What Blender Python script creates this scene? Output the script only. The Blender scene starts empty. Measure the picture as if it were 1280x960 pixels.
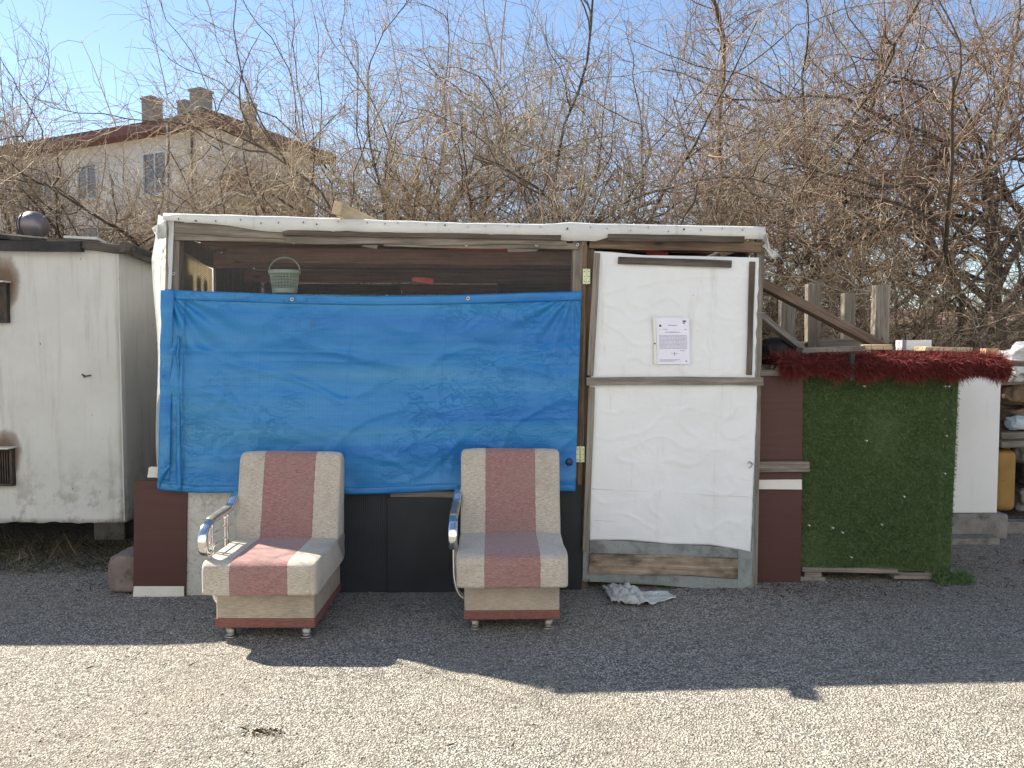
import bpy, bmesh, math, random
import numpy as np
from mathutils import Vector, Matrix, noise as mnoise

R = math.radians
random.seed(7)
RNG = np.random.default_rng(11)
S = bpy.context.scene
C = S.collection

# ---------------------------------------------------------------- camera
F = 967.0                      # focal length in pixels of the 1280 x 960 picture
EYE = 1.5
PITCH = math.atan(48 / F)
cd = bpy.data.cameras.new('camera')
cd.sensor_width = 36.0
cd.lens = 36.0 * F / 1280
cd.clip_start = 0.05
cd.clip_end = 3000
cam = bpy.data.objects.new('camera', cd)
C.objects.link(cam)
cam.location = (0, 0, EYE)
cam.rotation_euler = (R(90) - PITCH, 0, 0)
S.camera = cam

# ---------------------------------------------------------------- sky, sun, exposure
SUN_DIR = Vector((-0.985, 0.570, 1.0)).normalized()     # towards the sun
sun_el = math.asin(SUN_DIR.z)
w = bpy.data.worlds.new('World')
S.world = w
w.use_nodes = True
wn = w.node_tree.nodes
sky = wn.new('ShaderNodeTexSky')
sky.sky_type = 'NISHITA'
sky.sun_disc = False
sky.sun_elevation = sun_el
sky.sun_rotation = math.atan2(SUN_DIR.x, SUN_DIR.y)
sky.altitude = 900
sky.air_density = 1.0
sky.dust_density = 0.15
sky.ozone_density = 1.0
wn['Background'].inputs[1].default_value = 0.073
w.node_tree.links.new(sky.outputs[0], wn['Background'].inputs[0])
sl = bpy.data.lights.new('sun', 'SUN')
sl.energy = 5.0
sl.angle = R(0.55)
sl.color = (1.0, 0.90, 0.75)
so = bpy.data.objects.new('sun', sl)
C.objects.link(so)
so.rotation_euler = SUN_DIR.to_track_quat('Z', 'Y').to_euler()
so.location = (-20, 12, 25)
S.view_settings.view_transform = 'Standard'
S.view_settings.look = 'None'
S.view_settings.gamma = 1
S.view_settings.use_curve_mapping = False
S.view_settings.exposure = 1.62

# ---------------------------------------------------------------- pixels to places
_cp, _sp = math.cos(PITCH), math.sin(PITCH)
EYEV = Vector((0, 0, EYE))
def ray(px, py):
    x, z = (px - 640) / F, -(py - 480) / F
    return Vector((x, _cp + z * _sp, -_sp + z * _cp))
def atY(px, py, Y):
    d = ray(px, py)
    return EYEV + d * (Y / d.y)
def ground(px, py, z=0.0):
    d = ray(px, py)
    return EYEV + d * ((z - EYE) / d.z)
SH_O = Vector((-2.07, 4.60, 0))
SH_A = R(2.5)
SH_U = Vector((math.cos(SH_A), math.sin(SH_A), 0))
SH_N = Vector((math.sin(SH_A), -math.cos(SH_A), 0))     # towards the camera
def onplane(px, py, O, N):
    d = ray(px, py)
    return EYEV + d * ((O - EYEV).dot(N) / d.dot(N))
def sh(px, py, off=0.0):
    return onplane(px, py, SH_O + SH_N * off, SH_N)

# ---------------------------------------------------------------- materials
class NT:
    def __init__(s, name):
        s.m = bpy.data.materials.new(name)
        s.m.use_nodes = True
        s.t = s.m.node_tree
        s.n = s.t.nodes
        s.b = s.n['Principled BSDF']
        tc = s.n.new('ShaderNodeTexCoord')
        oi = s.n.new('ShaderNodeObjectInfo')
        a = s.n.new('ShaderNodeVectorMath'); a.operation = 'MULTIPLY_ADD'
        s.l(oi.outputs['Random'], a.inputs[0]); a.inputs[1].default_value = (37, 53, 71)
        s.l(tc.outputs['Object'], a.inputs[2])
        s.obj = tc.outputs['Object']
        s.co = a.outputs[0]
        s.rand = oi.outputs['Random']
    def l(s, a, b): s.t.links.new(a, b)
    def mapped(s, scale, rot=(0, 0, 0), fixed=False):
        n = s.n.new('ShaderNodeMapping')
        n.inputs['Scale'].default_value = scale
        n.inputs['Rotation'].default_value = rot
        s.l(s.obj if fixed else s.co, n.inputs[0])
        return n.outputs[0]
    def noise(s, vec, scale, detail=5, rough=.6, dist=0):
        n = s.n.new('ShaderNodeTexNoise')
        n.inputs['Scale'].default_value = scale
        n.inputs['Detail'].default_value = detail
        n.inputs['Roughness'].default_value = rough
        n.inputs['Distortion'].default_value = dist
        s.l(vec, n.inputs['Vector'])
        return n.outputs['Fac']
    def voronoi(s, vec, scale, feat='F1', out='Distance'):
        n = s.n.new('ShaderNodeTexVoronoi')
        n.feature = feat
        n.inputs['Scale'].default_value = scale
        s.l(vec, n.inputs['Vector'])
        return n.outputs[out]
    def ramp(s, fac, stops):
        n = s.n.new('ShaderNodeValToRGB')
        e = n.color_ramp.elements
        while len(e) < len(stops): e.new(0.5)
        for k, (p, c) in enumerate(stops):
            e[k].position = p
            e[k].color = (c, c, c, 1) if not hasattr(c, '__len__') else (*c, 1)
        s.l(fac, n.inputs[0])
        return n.outputs[0]
    def mix(s, fac, a, b, mode='MIX'):
        n = s.n.new('ShaderNodeMix'); n.data_type = 'RGBA'; n.blend_type = mode
        for v, i in ((fac, 0), (a, 6), (b, 7)):
            if hasattr(v, 'is_linked'): s.l(v, n.inputs[i])
            elif hasattr(v, '__len__'): n.inputs[i].default_value = (*v, 1)
            else: n.inputs[i].default_value = v if i == 0 else (v, v, v, 1)
        return n.outputs[2]
    def math(s, op, a, b=0.0, c=None):
        n = s.n.new('ShaderNodeMath'); n.operation = op
        for i, v in enumerate((a, b) if c is None else (a, b, c)):
            if hasattr(v, 'is_linked'): s.l(v, n.inputs[i])
            else: n.inputs[i].default_value = v
        return n.outputs[0]
    def sep(s):
        n = s.n.new('ShaderNodeSeparateXYZ'); s.l(s.obj, n.inputs[0]); return n.outputs
    def bump(s, h, strength=.3, dist=.01, prev=None):
        n = s.n.new('ShaderNodeBump')
        n.inputs['Strength'].default_value = strength
        n.inputs['Distance'].default_value = dist
        s.l(h, n.inputs['Height'])
        if prev is not None: s.l(prev, n.inputs['Normal'])
        return n.outputs[0]
    def done(s, color=None, rough=None, normal=None, metal=0, spec=.3):
        if color is not None:
            if hasattr(color, 'is_linked'): s.l(color, s.b.inputs['Base Color'])
            else: s.b.inputs['Base Color'].default_value = (*color, 1)
        if rough is not None:
            if hasattr(rough, 'is_linked'): s.l(rough, s.b.inputs['Roughness'])
            else: s.b.inputs['Roughness'].default_value = rough
        if normal is not None: s.l(normal, s.b.inputs['Normal'])
        s.b.inputs['Metallic'].default_value = metal
        s.b.inputs['Specular IOR Level'].default_value = spec
        return s.m

def simple(name, c1, c2, scale=9, stretch=(1, 1, 1), rough=.8, bump=.25, bdist=.004, fine=70, metal=0, spec=.3,
           dirt=None, dirt_scale=5, dirt_at=(.52, .66), specks=None, speck_scale=30):
    t = NT(name)
    v = t.mapped(stretch)
    n = t.noise(v, scale, 6, .62)
    col = t.ramp(n, [(.3, c1), (.72, c2)])
    if dirt is not None:
        d = t.ramp(t.noise(t.mapped(tuple(.5 + .5 * q for q in stretch)), dirt_scale, 8, .7), [(dirt_at[0], 0.0), (dirt_at[1], 1.0)])
        col = t.mix(d, col, dirt)
    if specks is not None:
        sp = t.ramp(t.voronoi(t.mapped((1, 1, .6)), speck_scale), [(.05, 1.0), (.12, 0.0)])
        gate = t.ramp(t.noise(t.co, 3.5, 3), [(.5, 0.0), (.62, 1.0)])
        col = t.mix(t.math('MULTIPLY', sp, gate), col, specks)
    h = t.math('ADD', n, t.math('MULTIPLY', t.noise(v, fine, 4, .6), .5))
    return t.done(col, rough, t.bump(h, bump, bdist), metal, spec)

def wood(name, c1, c2, c3, rough=.85, crack=True):
    # grain runs along local x
    t = NT(name)
    g = t.noise(t.mapped((1.1, 26, 26)), 2.2, 8, .68, .35)
    col = t.ramp(g, [(.28, c1), (.5, c2), (.74, c3)])
    blotch = t.noise(t.mapped((1, 3, 3)), 3.0, 5, .6)
    col = t.mix(t.ramp(blotch, [(.42, 0.0), (.75, .55)]), col, tuple(q * .45 for q in c1))
    kn = t.voronoi(t.mapped((2.2, 8, 8)), 1.3)
    col = t.mix(t.ramp(kn, [(.05, .8), (.12, 0.0)]), col, tuple(q * .35 for q in c1))
    return t.done(col, rough, t.bump(g, .55, .005), 0, .2)

MAT = {}
MAT['wood_grey'] = wood('weathered_grey_wood', (.10, .085, .07), (.23, .205, .175), (.36, .325, .28))
MAT['wood_dark'] = wood('dark_old_wood', (.055, .046, .039), (.12, .10, .085), (.20, .17, .145))
MAT['wood_tan'] = wood('tan_wood', (.30, .20, .11), (.47, .345, .20), (.60, .46, .29))
MAT['wood_fresh'] = wood('pale_cut_wood', (.40, .30, .18), (.58, .46, .30), (.68, .57, .40))
MAT['wood_brown'] = wood('brown_wood', (.075, .052, .036), (.165, .118, .083), (.27, .20, .148))
MAT['wood_red'] = wood('reddish_board', (.22, .10, .075), (.38, .20, .155), (.48, .29, .235))
MAT['wood_rot'] = None
def rotten():
    t = NT('rotten_plank_wood')
    g = t.noise(t.mapped((1.4, 22, 22)), 2.4, 8, .7, .4)
    col = t.ramp(g, [(.3, (.20, .15, .11)), (.55, (.36, .29, .215)), (.75, (.50, .42, .32))])
    bl = t.noise(t.mapped((1, 1.8, 1.8)), 2.6, 8, .62)
    col = t.mix(t.ramp(bl, [(.42, 0.0), (.60, .9)]), col, (.045, .038, .032))
    return t.done(col, .9, t.bump(g, .7, .006), 0, .15)
MAT['wood_rot'] = rotten()

def white_sheet(name, base, alt, wrinkle=.35, dirt=(.42, .40, .35)):
    t = NT(name)
    n = t.noise(t.co, 3.2, 6, .6)
    col = t.ramp(n, [(.3, base), (.75, alt)])
    st = t.noise(t.mapped((7, 7, .8)), 1.6, 8, .72)
    col = t.mix(t.ramp(st, [(.56, 0.0), (.78, .45)]), col, dirt)
    sp = t.ramp(t.voronoi(t.co, 16), [(.028, .8), (.05, 0.0)])
    gate = t.ramp(t.noise(t.co, 4.0, 3), [(.52, 0.0), (.6, 1.0)])
    col = t.mix(t.math('MULTIPLY', sp, gate), col, (.09, .075, .06))
    h = t.noise(t.mapped((1, 1, 1.6)), 6.5, 7, .58, .8)
    b = t.bump(h, wrinkle, .02)
    b = t.bump(t.noise(t.co, 160, 3), .12, .002, b)
    return t.done(col, .55, b, 0, .35)
MAT['sheet'] = white_sheet('white_plastic_sheet', (.70, .725, .745), (.75, .775, .795), .34)
MAT['membrane'] = white_sheet('white_roof_membrane', (.70, .71, .70), (.80, .81, .80), .3, (.33, .31, .27))
def translucent(m, k):
    nt = m.node_tree; b = nt.nodes['Principled BSDF']
    tr = nt.nodes.new('ShaderNodeBsdfTranslucent'); mx = nt.nodes.new('ShaderNodeMixShader'); mx.inputs[0].default_value = k
    nt.links.new(b.inputs['Base Color'].links[0].from_socket, tr.inputs[0])
    nt.links.new(b.outputs[0], mx.inputs[1]); nt.links.new(tr.outputs[0], mx.inputs[2])
    nt.links.new(mx.outputs[0], nt.nodes['Material Output'].inputs['Surface'])
translucent(MAT['membrane'], .35)
MAT['film'] = white_sheet('thin_white_film', (.74, .75, .74), (.80, .81, .80), .3, (.50, .48, .44))
translucent(MAT['film'], .75)
MAT['render_white'] = white_sheet('white_painted_render', (.70, .71, .71), (.76, .77, .77), .10, (.55, .54, .51))
MAT['grey_board'] = simple('grey_painted_board', (.20, .225, .225), (.29, .315, .315), 7, (1, 1, 1), .7, .2, dirt=(.14, .15, .145), specks=(.07, .06, .05))
MAT['brown_panel'] = simple('brown_coated_panel', (.068, .029, .026), (.084, .037, .033), 2.2, (1, 1, 24), .5, .12, .002, dirt=(.10, .055, .05), dirt_scale=3, dirt_at=(.6, .9))
MAT['marble_board'] = None
def marble():
    t = NT('speckled_laminate')
    n = t.noise(t.co, 26, 7, .72, 1.4)
    col = t.ramp(n, [(.36, (.30, .30, .28)), (.47, (.46, .46, .435)), (.7, (.53, .53, .50))])
    d = t.noise(t.co, 4, 5)
    col = t.mix(t.ramp(d, [(.5, 0.0), (.8, .5)]), col, (.40, .385, .35))
    return t.done(col, .5, None, 0, .35)
MAT['marble_board'] = marble()
def ribbed(name, col, ribs):
    t = NT(name)
    x = t.sep()[0]
    wv = t.math('SINE', t.math('MULTIPLY', x, 2 * math.pi / .0125))
    c = t.ramp(t.noise(t.co, 5, 6), [(.35, col), (.75, tuple(q * 1.35 + .004 for q in col))])
    nm = t.bump(t.noise(t.co, 9, 4), .1, .004)
    if ribs: nm = t.bump(wv, .5, .0022)
    return t.done(c, .55, nm, 0, .35)
MAT['black_ribbed'] = ribbed('black_corrugated_plastic', (.018, .022, .028), True)
MAT['black_flat'] = ribbed('black_flat_plastic', (.013, .016, .021), False)
MAT['white_strip'] = simple('white_strip', (.60, .59, .55), (.70, .69, .65), 6, rough=.6, bump=.1, dirt=(.40, .37, .33), dirt_at=(.55, .8))
def chrome():
    t = NT('chrome')
    r = t.ramp(t.noise(t.co, 22, 6), [(.35, .07), (.75, .26)])
    return t.done((.74, .74, .73), r, None, 1.0, .5)
MAT['chrome'] = chrome()
MAT['leg_steel'] = simple('worn_plated_steel', (.20, .19, .17), (.36, .345, .32), 30, rough=.34, bump=.05, metal=.85, dirt=(.08, .07, .06), dirt_scale=20)
MAT['brass'] = simple('zinc_plated_steel', (.42, .47, .30), (.60, .62, .46), 30, rough=.38, bump=.05, metal=.75)
MAT['dark_metal'] = simple('dark_sooty_metal', (.035, .032, .030), (.09, .08, .075), 14, rough=.65, bump=.3, metal=.4, dirt=(.11, .06, .035), dirt_scale=14)
MAT['wire'] = simple('galvanised_wire', (.24, .235, .22), (.34, .335, .32), 40, rough=.55, bump=.05, metal=.5)
MAT['hole'] = simple('dark_nail_head', (.02, .018, .016), (.05, .045, .04), 60, rough=.7)
MAT['concrete'] = simple('rough_concrete', (.17, .16, .15), (.29, .28, .26), 8, rough=.95, bump=.6, bdist=.012, fine=60, dirt=(.09, .085, .075), dirt_scale=6)
MAT['rock'] = simple('brown_grey_rock', (.13, .10, .085), (.24, .20, .18), 6, rough=.95, bump=.8, bdist=.02, fine=40, dirt=(.09, .07, .06), dirt_scale=9)
MAT['felt'] = simple('black_roofing_felt', (.022, .022, .023), (.06, .059, .058), 9, rough=.85, bump=.5, bdist=.01, fine=120, dirt=(.12, .115, .11), dirt_at=(.6, .8))

def tarp_mat():
    t = NT('blue_tarpaulin')
    s_ = t.sep()
    wx = t.math('SINE', t.math('MULTIPLY', s_[0], 2 * math.pi / .010))
    wz = t.math('SINE', t.math('MULTIPLY', s_[2], 2 * math.pi / .010))
    weave = t.math('MULTIPLY', wx, wz)
    n = t.noise(t.mapped((.28, .28, 4.6)), 2.0, 5, .55, .15)
    n = t.math('ADD', n, t.math('MULTIPLY', t.sep()[0], -.045))
    col = t.ramp(n, [(.30, (.009, .150, .46)), (.5, (.018, .198, .48)), (.72, (.055, .245, .455))])
    fade = t.noise(t.mapped((1, 1, 22)), 1.6, 5, .6)
    col = t.mix(t.ramp(fade, [(.5, 0.0), (.8, .4)]), col, (.055, .22, .44))
    grid = t.ramp(t.math('MAXIMUM', t.math('SINE', t.math('MULTIPLY', s_[0], 2 * math.pi / .022)), t.math('SINE', t.math('MULTIPLY', s_[2], 2 * math.pi / .016))), [(.80, 0.0), (1.0, .20)])
    col = t.mix(grid, col, (.006, .10, .33))
    sp = t.ramp(t.voronoi(t.co, 7.5), [(.020, 1.0), (.032, 0.0)])
    gate = t.ramp(t.noise(t.co, 3.0, 3), [(.5, 0.0), (.56, 1.0)])
    col = t.mix(t.math('MULTIPLY', sp, gate), col, (.015, .03, .05))
    st = t.ramp(t.noise(t.mapped((1, 1, .7)), 5.0, 7, .7), [(.63, 0.0), (.76, .5)])
    col = t.mix(st, col, (.05, .09, .11))
    crk = t.noise(t.mapped((1, 1, 2.4)), 13, 7, .6, 1.1)
    nm = t.bump(crk, .20, .012)
    rg = t.noise(t.mapped((1, 1, 1.9)), 7.0, 5, .55, 1.6)
    rdg = t.ramp(t.math('ABSOLUTE', t.math('SUBTRACT', rg, .5)), [(0, 1.0), (.035, 0.0)])
    gt = t.ramp(t.noise(t.co, 2.2, 3), [(.45, 0.0), (.62, 1.0)])
    nm = t.bump(t.math('MULTIPLY', rdg, gt), .55, .006, nm)
    rg2 = t.noise(t.mapped((1.4, 1.4, 3.2)), 15.0, 4, .5, 1.2)
    rdg2 = t.ramp(t.math('ABSOLUTE', t.math('SUBTRACT', rg2, .5)), [(0, 1.0), (.03, 0.0)])
    nm = t.bump(t.math('MULTIPLY', rdg2, t.ramp(t.noise(t.co, 3.1, 3), [(.48, 0.0), (.64, .8)])), .5, .004, nm)
    nm = t.bump(weave, .10, .0016, nm)
    m = t.done(col, .42, nm, 0, .45)
    return m
MAT['tarp'] = tarp_mat()

def fabric_mat():
    t = NT('striped_chenille_fabric')
    x = t.sep()[0]
    wob = t.math('MULTIPLY', t.math('SUBTRACT', t.noise(t.mapped((1, 1, 1), fixed=True), 30, 3), .5), .010)
    ax = t.math('ABSOLUTE', t.math('ADD', x, wob))
    stripe = t.math('LESS_THAN', ax, .142)
    seam = t.math('LESS_THAN', t.math('ABSOLUTE', t.math('SUBTRACT', ax, .142)), .0022)
    # short horizontal slub threads
    sl_ = t.noise(t.mapped((24, 185, 185)), 2.0, 5, .66)
    fine = t.noise(t.mapped((120, 240, 240)), 2.0, 2, .5)
    be = t.ramp(sl_, [(.34, (.30, .26, .21)), (.5, (.47, .425, .36)), (.66, (.61, .56, .495))])
    ro = t.ramp(sl_, [(.34, (.195, .098, .092)), (.5, (.30, .165, .157)), (.66, (.41, .25, .24))])
    col = t.mix(stripe, be, ro)
    col = t.mix(t.math('MULTIPLY', seam, .5), col, (.12, .075, .065))
    grime = t.ramp(t.noise(t.co, 4.5, 7, .66), [(.47, 0.0), (.78, .55)])
    col = t.mix(grime, col, (.26, .215, .175))
    h = t.math('ADD', sl_, t.math('MULTIPLY', fine, .6))
    nm = t.bump(t.noise(t.co, 7, 3), .25, .02)
    nm = t.bump(h, .55, .004, nm)
    m = t.done(col, .95, nm, 0, .12)
    t.b.inputs['Sheen Weight'].default_value = .25
    return m
MAT['fabric'] = fabric_mat()
def plain_fabric(name, a, b, c):
    t = NT(name)
    sl_ = t.noise(t.mapped((16, 150, 150)), 2.0, 5, .62)
    col = t.ramp(sl_, [(.3, a), (.5, b), (.72, c)])
    gr = t.ramp(t.noise(t.co, 6, 7, .66), [(.45, 0.0), (.75, .6)])
    col = t.mix(gr, col, tuple(q * .6 for q in b))
    return t.done(col, .95, t.bump(sl_, .5, .004), 0, .12)
MAT['fabric_base'] = plain_fabric('beige_base_fabric', (.27, .225, .175), (.40, .345, .28), (.50, .44, .37))
MAT['fabric_rose'] = plain_fabric('rose_base_band', (.15, .062, .052), (.21, .095, .082), (.27, .14, .12))

def ground_asphalt():
    t = NT('worn_chip_seal_asphalt')
    v = t.co
    d = t.voronoi(v, 116)
    cc = t.voronoi(v, 116, 'F1', 'Color')
    sepc = t.n.new('ShaderNodeSeparateColor'); t.l(cc, sepc.inputs[0])
    d2 = t.voronoi(v, 190)
    stone = t.ramp(sepc.outputs[0], [(0, (.23, .22, .197)), (.35, (.38, .363, .325)), (.75, (.56, .537, .485)), (1, (.70, .672, .61))])
    gap = t.ramp(d, [(.34, 0.0), (.66, 1.0)])
    col = t.mix(gap, stone, (.125, .119, .108))
    big = t.noise(v, 1.1, 6, .65)
    col = t.mix(t.ramp(big, [(.36, .45), (.62, 0.0)]), col, (.25, .23, .19))
    med = t.noise(t.mapped((1.6, 3.6, 1), (0, 0, .5)), 5.0, 7, .74)
    col = t.mix(t.ramp(med, [(.55, 0.0), (.70, .75)]), col, (.115, .108, .096))
    m2 = t.ramp(t.noise(t.mapped((1, 2.0, 1), (0, 0, .3)), 21, 5, .6), [(.54, 0.0), (.66, .62)])
    col = t.mix(m2, col, (.085, .08, .072))
    pit = t.ramp(t.voronoi(t.mapped((1, 1.8, 1), (0, 0, .35)), 13), [(.05, .85), (.17, 0.0)])
    col = t.mix(t.math('MULTIPLY', pit, t.ramp(t.noise(v, 2.3, 4), [(.42, 0.0), (.58, 1.0)])), col, (.07, .066, .06))
    crn = t.n.new('ShaderNodeVectorMath'); crn.operation = 'MULTIPLY_ADD'
    nz = t.n.new('ShaderNodeTexNoise'); nz.inputs['Scale'].default_value = 2.2; nz.inputs['Detail'].default_value = 6
    t.l(v, nz.inputs['Vector']); t.l(nz.outputs['Color'], crn.inputs[0]); crn.inputs[1].default_value = (.8, .8, 0); t.l(v, crn.inputs[2])
    ce = t.voronoi(crn.outputs[0], .55, 'DISTANCE_TO_EDGE')
    crack = t.math('MULTIPLY', t.ramp(ce, [(.003, 1.0), (.008, 0.0)]), t.ramp(t.noise(v, 1.7, 3), [(.60, 0.0), (.66, .8)]))
    col = t.mix(t.math('MULTIPLY', crack, .6), col, (.03, .028, .026))
    h = t.math('SUBTRACT', t.math('MULTIPLY', t.ramp(d, [(.1, 1.0), (.7, 0.0)]), t.math('ADD', sepc.outputs[1], .35)), t.math('MULTIPLY', d2, .25))
    h = t.math('SUBTRACT', h, t.math('MULTIPLY', crack, 1.5))
    nm = t.bump(t.noise(v, 5, 5), .25, .03)
    nm = t.bump(h, .9, .007, nm)
    return t.done(col, .93, nm, 0, .15)
MAT['asphalt'] = ground_asphalt()
MAT['earth'] = simple('dry_earth', (.10, .082, .06), (.21, .175, .13), 2.2, rough=.97, bump=.7, bdist=.03, fine=18, dirt=(.075, .07, .04), dirt_scale=3)
def chip_mat():
    t = NT('loose_chippings')
    g = t.n.new('ShaderNodeNewGeometry')
    col = t.ramp(g.outputs['Random Per Island'], [(0, (.18, .17, .15)), (.4, (.32, .30, .265)), (.8, (.45, .42, .375)), (1, (.60, .565, .50))])
    return t.done(col, .9, None, 0, .2)
MAT['chips'] = chip_mat()
def island(name, stops, rough=.85, spec=.15, trans=0.0):
    t = NT(name)
    g = t.n.new('ShaderNodeNewGeometry')
    col = t.ramp(g.outputs['Random Per Island'], stops)
    m = t.done(col, rough, None, 0, spec)
    return m
MAT['rug'] = island('crimson_shag', [(0, (.085, .016, .016)), (.5, (.155, .032, .030)), (.85, (.21, .045, .042)), (1, (.30, .08, .07))], .8, .2)
MAT['turf'] = island('artificial_grass', [(0, (.040, .078, .026)), (.5, (.082, .14, .046)), (.85, (.125, .19, .070)), (1, (.22, .26, .13))], .6, .3)
MAT['weed'] = island('dry_weed', [(0, (.03, .038, .018)), (.45, (.055, .058, .03)), (.75, (.10, .085, .055)), (1, (.27, .23, .16))], .9, .1)
MAT['litter'] = island('dead_leaf_litter', [(0, (.03, .022, .015)), (.6, (.09, .06, .035)), (1, (.20, .14, .08))], .9, .1)
def bark(name, a, b, c):
    t = NT(name)
    g = t.n.new('ShaderNodeNewGeometry')
    n = t.noise(t.mapped((5, 5, 1.5)), 5, 6, .65)
    col = t.ramp(n, [(.3, a), (.7, b)])
    col = t.mix(t.ramp(g.outputs['Random Per Island'], [(0.1, 0.0), (.95, .8)]), col, c)
    return t.done(col, .75, t.bump(n, .6, .01), 0, .25)
MAT['bark'] = bark('grey_brown_bark', (.045, .036, .030), (.105, .086, .070), (.11, .09, .073))
MAT['twig'] = bark('twig_bark', (.13, .095, .068), (.26, .20, .15), (.40, .33, .25))
MAT['twig_red'] = bark('red_brown_twig_bark', (.12, .065, .050), (.25, .165, .125), (.38, .29, .215))
MAT['twig_tan'] = bark('tan_dead_twig_bark', (.19, .145, .095), (.34, .27, .19), (.48, .40, .29))

# ---------------------------------------------------------------- object helpers
WM = {}
def emit(name, verts, faces, mat, parent=None, M=None, smooth=False, bevel=0.0, seg=2, label=None, cat=None, group=None, kind=None, auto=None):
    """link one mesh object; verts are world coordinates, M its own frame"""
    if M is None:
        M = WM[parent.name] if parent is not None else Matrix.Identity(4)
    inv = M.inverted()
    me = bpy.data.meshes.new(name)
    vs = np.asarray([tuple(v) for v in verts] if not isinstance(verts, np.ndarray) else verts, dtype=np.float64)
    A = np.array(inv)
    vs = vs @ A[:3, :3].T + A[:3, 3]
    if isinstance(faces, np.ndarray):
        nf, k = faces.shape
        me.vertices.add(len(vs)); me.vertices.foreach_set('co', vs.ravel())
        me.loops.add(nf * k); me.loops.foreach_set('vertex_index', faces.astype(np.int32).ravel())
        me.polygons.add(nf); me.polygons.foreach_set('loop_start', np.arange(0, nf * k, k, dtype=np.int32))
        me.update(calc_edges=True); me.validate()
    else:
        me.from_pydata(vs.tolist(), [], faces)
        me.update()
    if bevel > 0:
        bm = bmesh.new(); bm.from_mesh(me)
        bmesh.ops.recalc_face_normals(bm, faces=bm.faces)
        es = [e for e in bm.edges if e.is_manifold and e.calc_face_angle(0) > R(35)]
        bmesh.ops.bevel(bm, geom=es, offset=bevel, segments=seg, affect='EDGES', profile=.6, clamp_overlap=True)
        bm.to_mesh(me); bm.free()
    if smooth: me.polygons.foreach_set('use_smooth', [True] * len(me.polygons))
    me.materials.append(mat)
    o = bpy.data.objects.new(name, me)
    C.objects.link(o)
    finish(o, parent, M)
    tag(o, label, cat, group, kind)
    return o
def finish(o, parent, M):
    if parent is not None:
        o.parent = parent
        o.matrix_basis = WM[parent.name].inverted() @ M
    else:
        o.matrix_basis = M
    WM[o.name] = M.copy()
def tag(o, label=None, cat=None, group=None, kind=None):
    for k, v in (('label', label), ('category', cat), ('group', group), ('kind', kind)):
        if v: o[k] = v
def empty(name, loc, rz=0.0, label=None, cat=None, group=None):
    o = bpy.data.objects.new(name, None)
    o.empty_display_size = .1
    C.objects.link(o)
    M = Matrix.Translation(loc) @ Matrix.Rotation(rz, 4, 'Z')
    finish(o, None, M)
    tag(o, label, cat, group)
    return o
def frame(origin, X, Y, Z):
    return Matrix(((X.x, Y.x, Z.x, origin.x), (X.y, Y.y, Z.y, origin.y), (X.z, Y.z, Z.z, origin.z), (0, 0, 0, 1)))
class MB:
    def __init__(s): s.v, s.f = [], []
    def add(s, vs, fs):
        b = len(s.v)
        s.v += [Vector(v) for v in vs]
        s.f += [tuple(i + b for i in f) for f in fs]
    def box(s, c, sx, sy, sz, M=None):
        vs = [Vector((x * sx / 2, y * sy / 2, z * sz / 2)) for x in (-1, 1) for y in (-1, 1) for z in (-1, 1)]
        if M is not None: vs = [M @ v for v in vs]
        c = Vector(c)
        s.add([c + v for v in vs], [(0, 1, 3, 2), (4, 6, 7, 5), (0, 4, 5, 1), (2, 3, 7, 6), (0, 2, 6, 4), (1, 5, 7, 3)])
    def prism(s, front, back):
        n = len(front)
        s.add(list(front) + list(back), [tuple(range(n)), tuple(range(2 * n - 1, n - 1, -1))] + [(i, i + n, (i + 1) % n + n, (i + 1) % n) for i in range(n)])
    def tube(s, pts, rad, n=10, closed=False, side=None, flat=None, caps=True):
        """swept tube; rad number or list; flat=(a,b): elliptic section with a along side"""
        pts = [Vector(p) for p in pts]
        k = len(pts)
        rings = []
        for i, p in enumerate(pts):
            a = pts[(i - 1) % k] if closed else pts[max(i - 1, 0)]
            b = pts[(i + 1) % k] if closed else pts[min(i + 1, k - 1)]
            t = (b - a).normalized()
            u = Vector(side) if side is not None else (Vector((0, 0, 1)) if abs(t.z) < .9 else Vector((1, 0, 0)))
            u = (u - t * u.dot(t)).normalized()
            v_ = t.cross(u)
            r = rad[i] if hasattr(rad, '__len__') else rad
            ra, rb = (r * flat[0], r * flat[1]) if flat else (r, r)
            ring = []
            for j in range(n):
                an = 2 * math.pi * j / n
                ca, sa = math.cos(an), math.sin(an)
                if flat:
                    ca = math.copysign(abs(ca) ** .55, ca); sa = math.copysign(abs(sa) ** .55, sa)
                ring.append(p + u * ra * ca + v_ * rb * sa)
            rings.append(ring)
        vs = [v for r_ in rings for v in r_]
        fs = []
        for i in range(k if closed else k - 1):
            i2 = (i + 1) % k
            for j in range(n):
                fs.append((i * n + j, i * n + (j + 1) % n, i2 * n + (j + 1) % n, i2 * n + j))
        if caps and not closed:
            fs += [tuple(range(n - 1, -1, -1)), tuple((k - 1) * n + j for j in range(n))]
        s.add(vs, fs)
    def lathe(s, c, prof, n=20):
        """prof: (radius, z) list around z through c"""
        c = Vector(c); vs = []
        for r, z in prof:
            for j in range(n):
                a = 2 * math.pi * j / n
                vs.append(c + Vector((r * math.cos(a), r * math.sin(a), z)))
        fs = [(i * n + j, i * n + (j + 1) % n, (i + 1) * n + (j + 1) % n, (i + 1) * n + j) for i in range(len(prof) - 1) for j in range(n)]
        s.add(vs, fs + [tuple(range(n - 1, -1, -1)), tuple((len(prof) - 1) * n + j for j in range(n))])
    def build(s, name, mat, parent=None, **k): return emit(name, s.v, s.f, mat, parent, **k)

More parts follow.
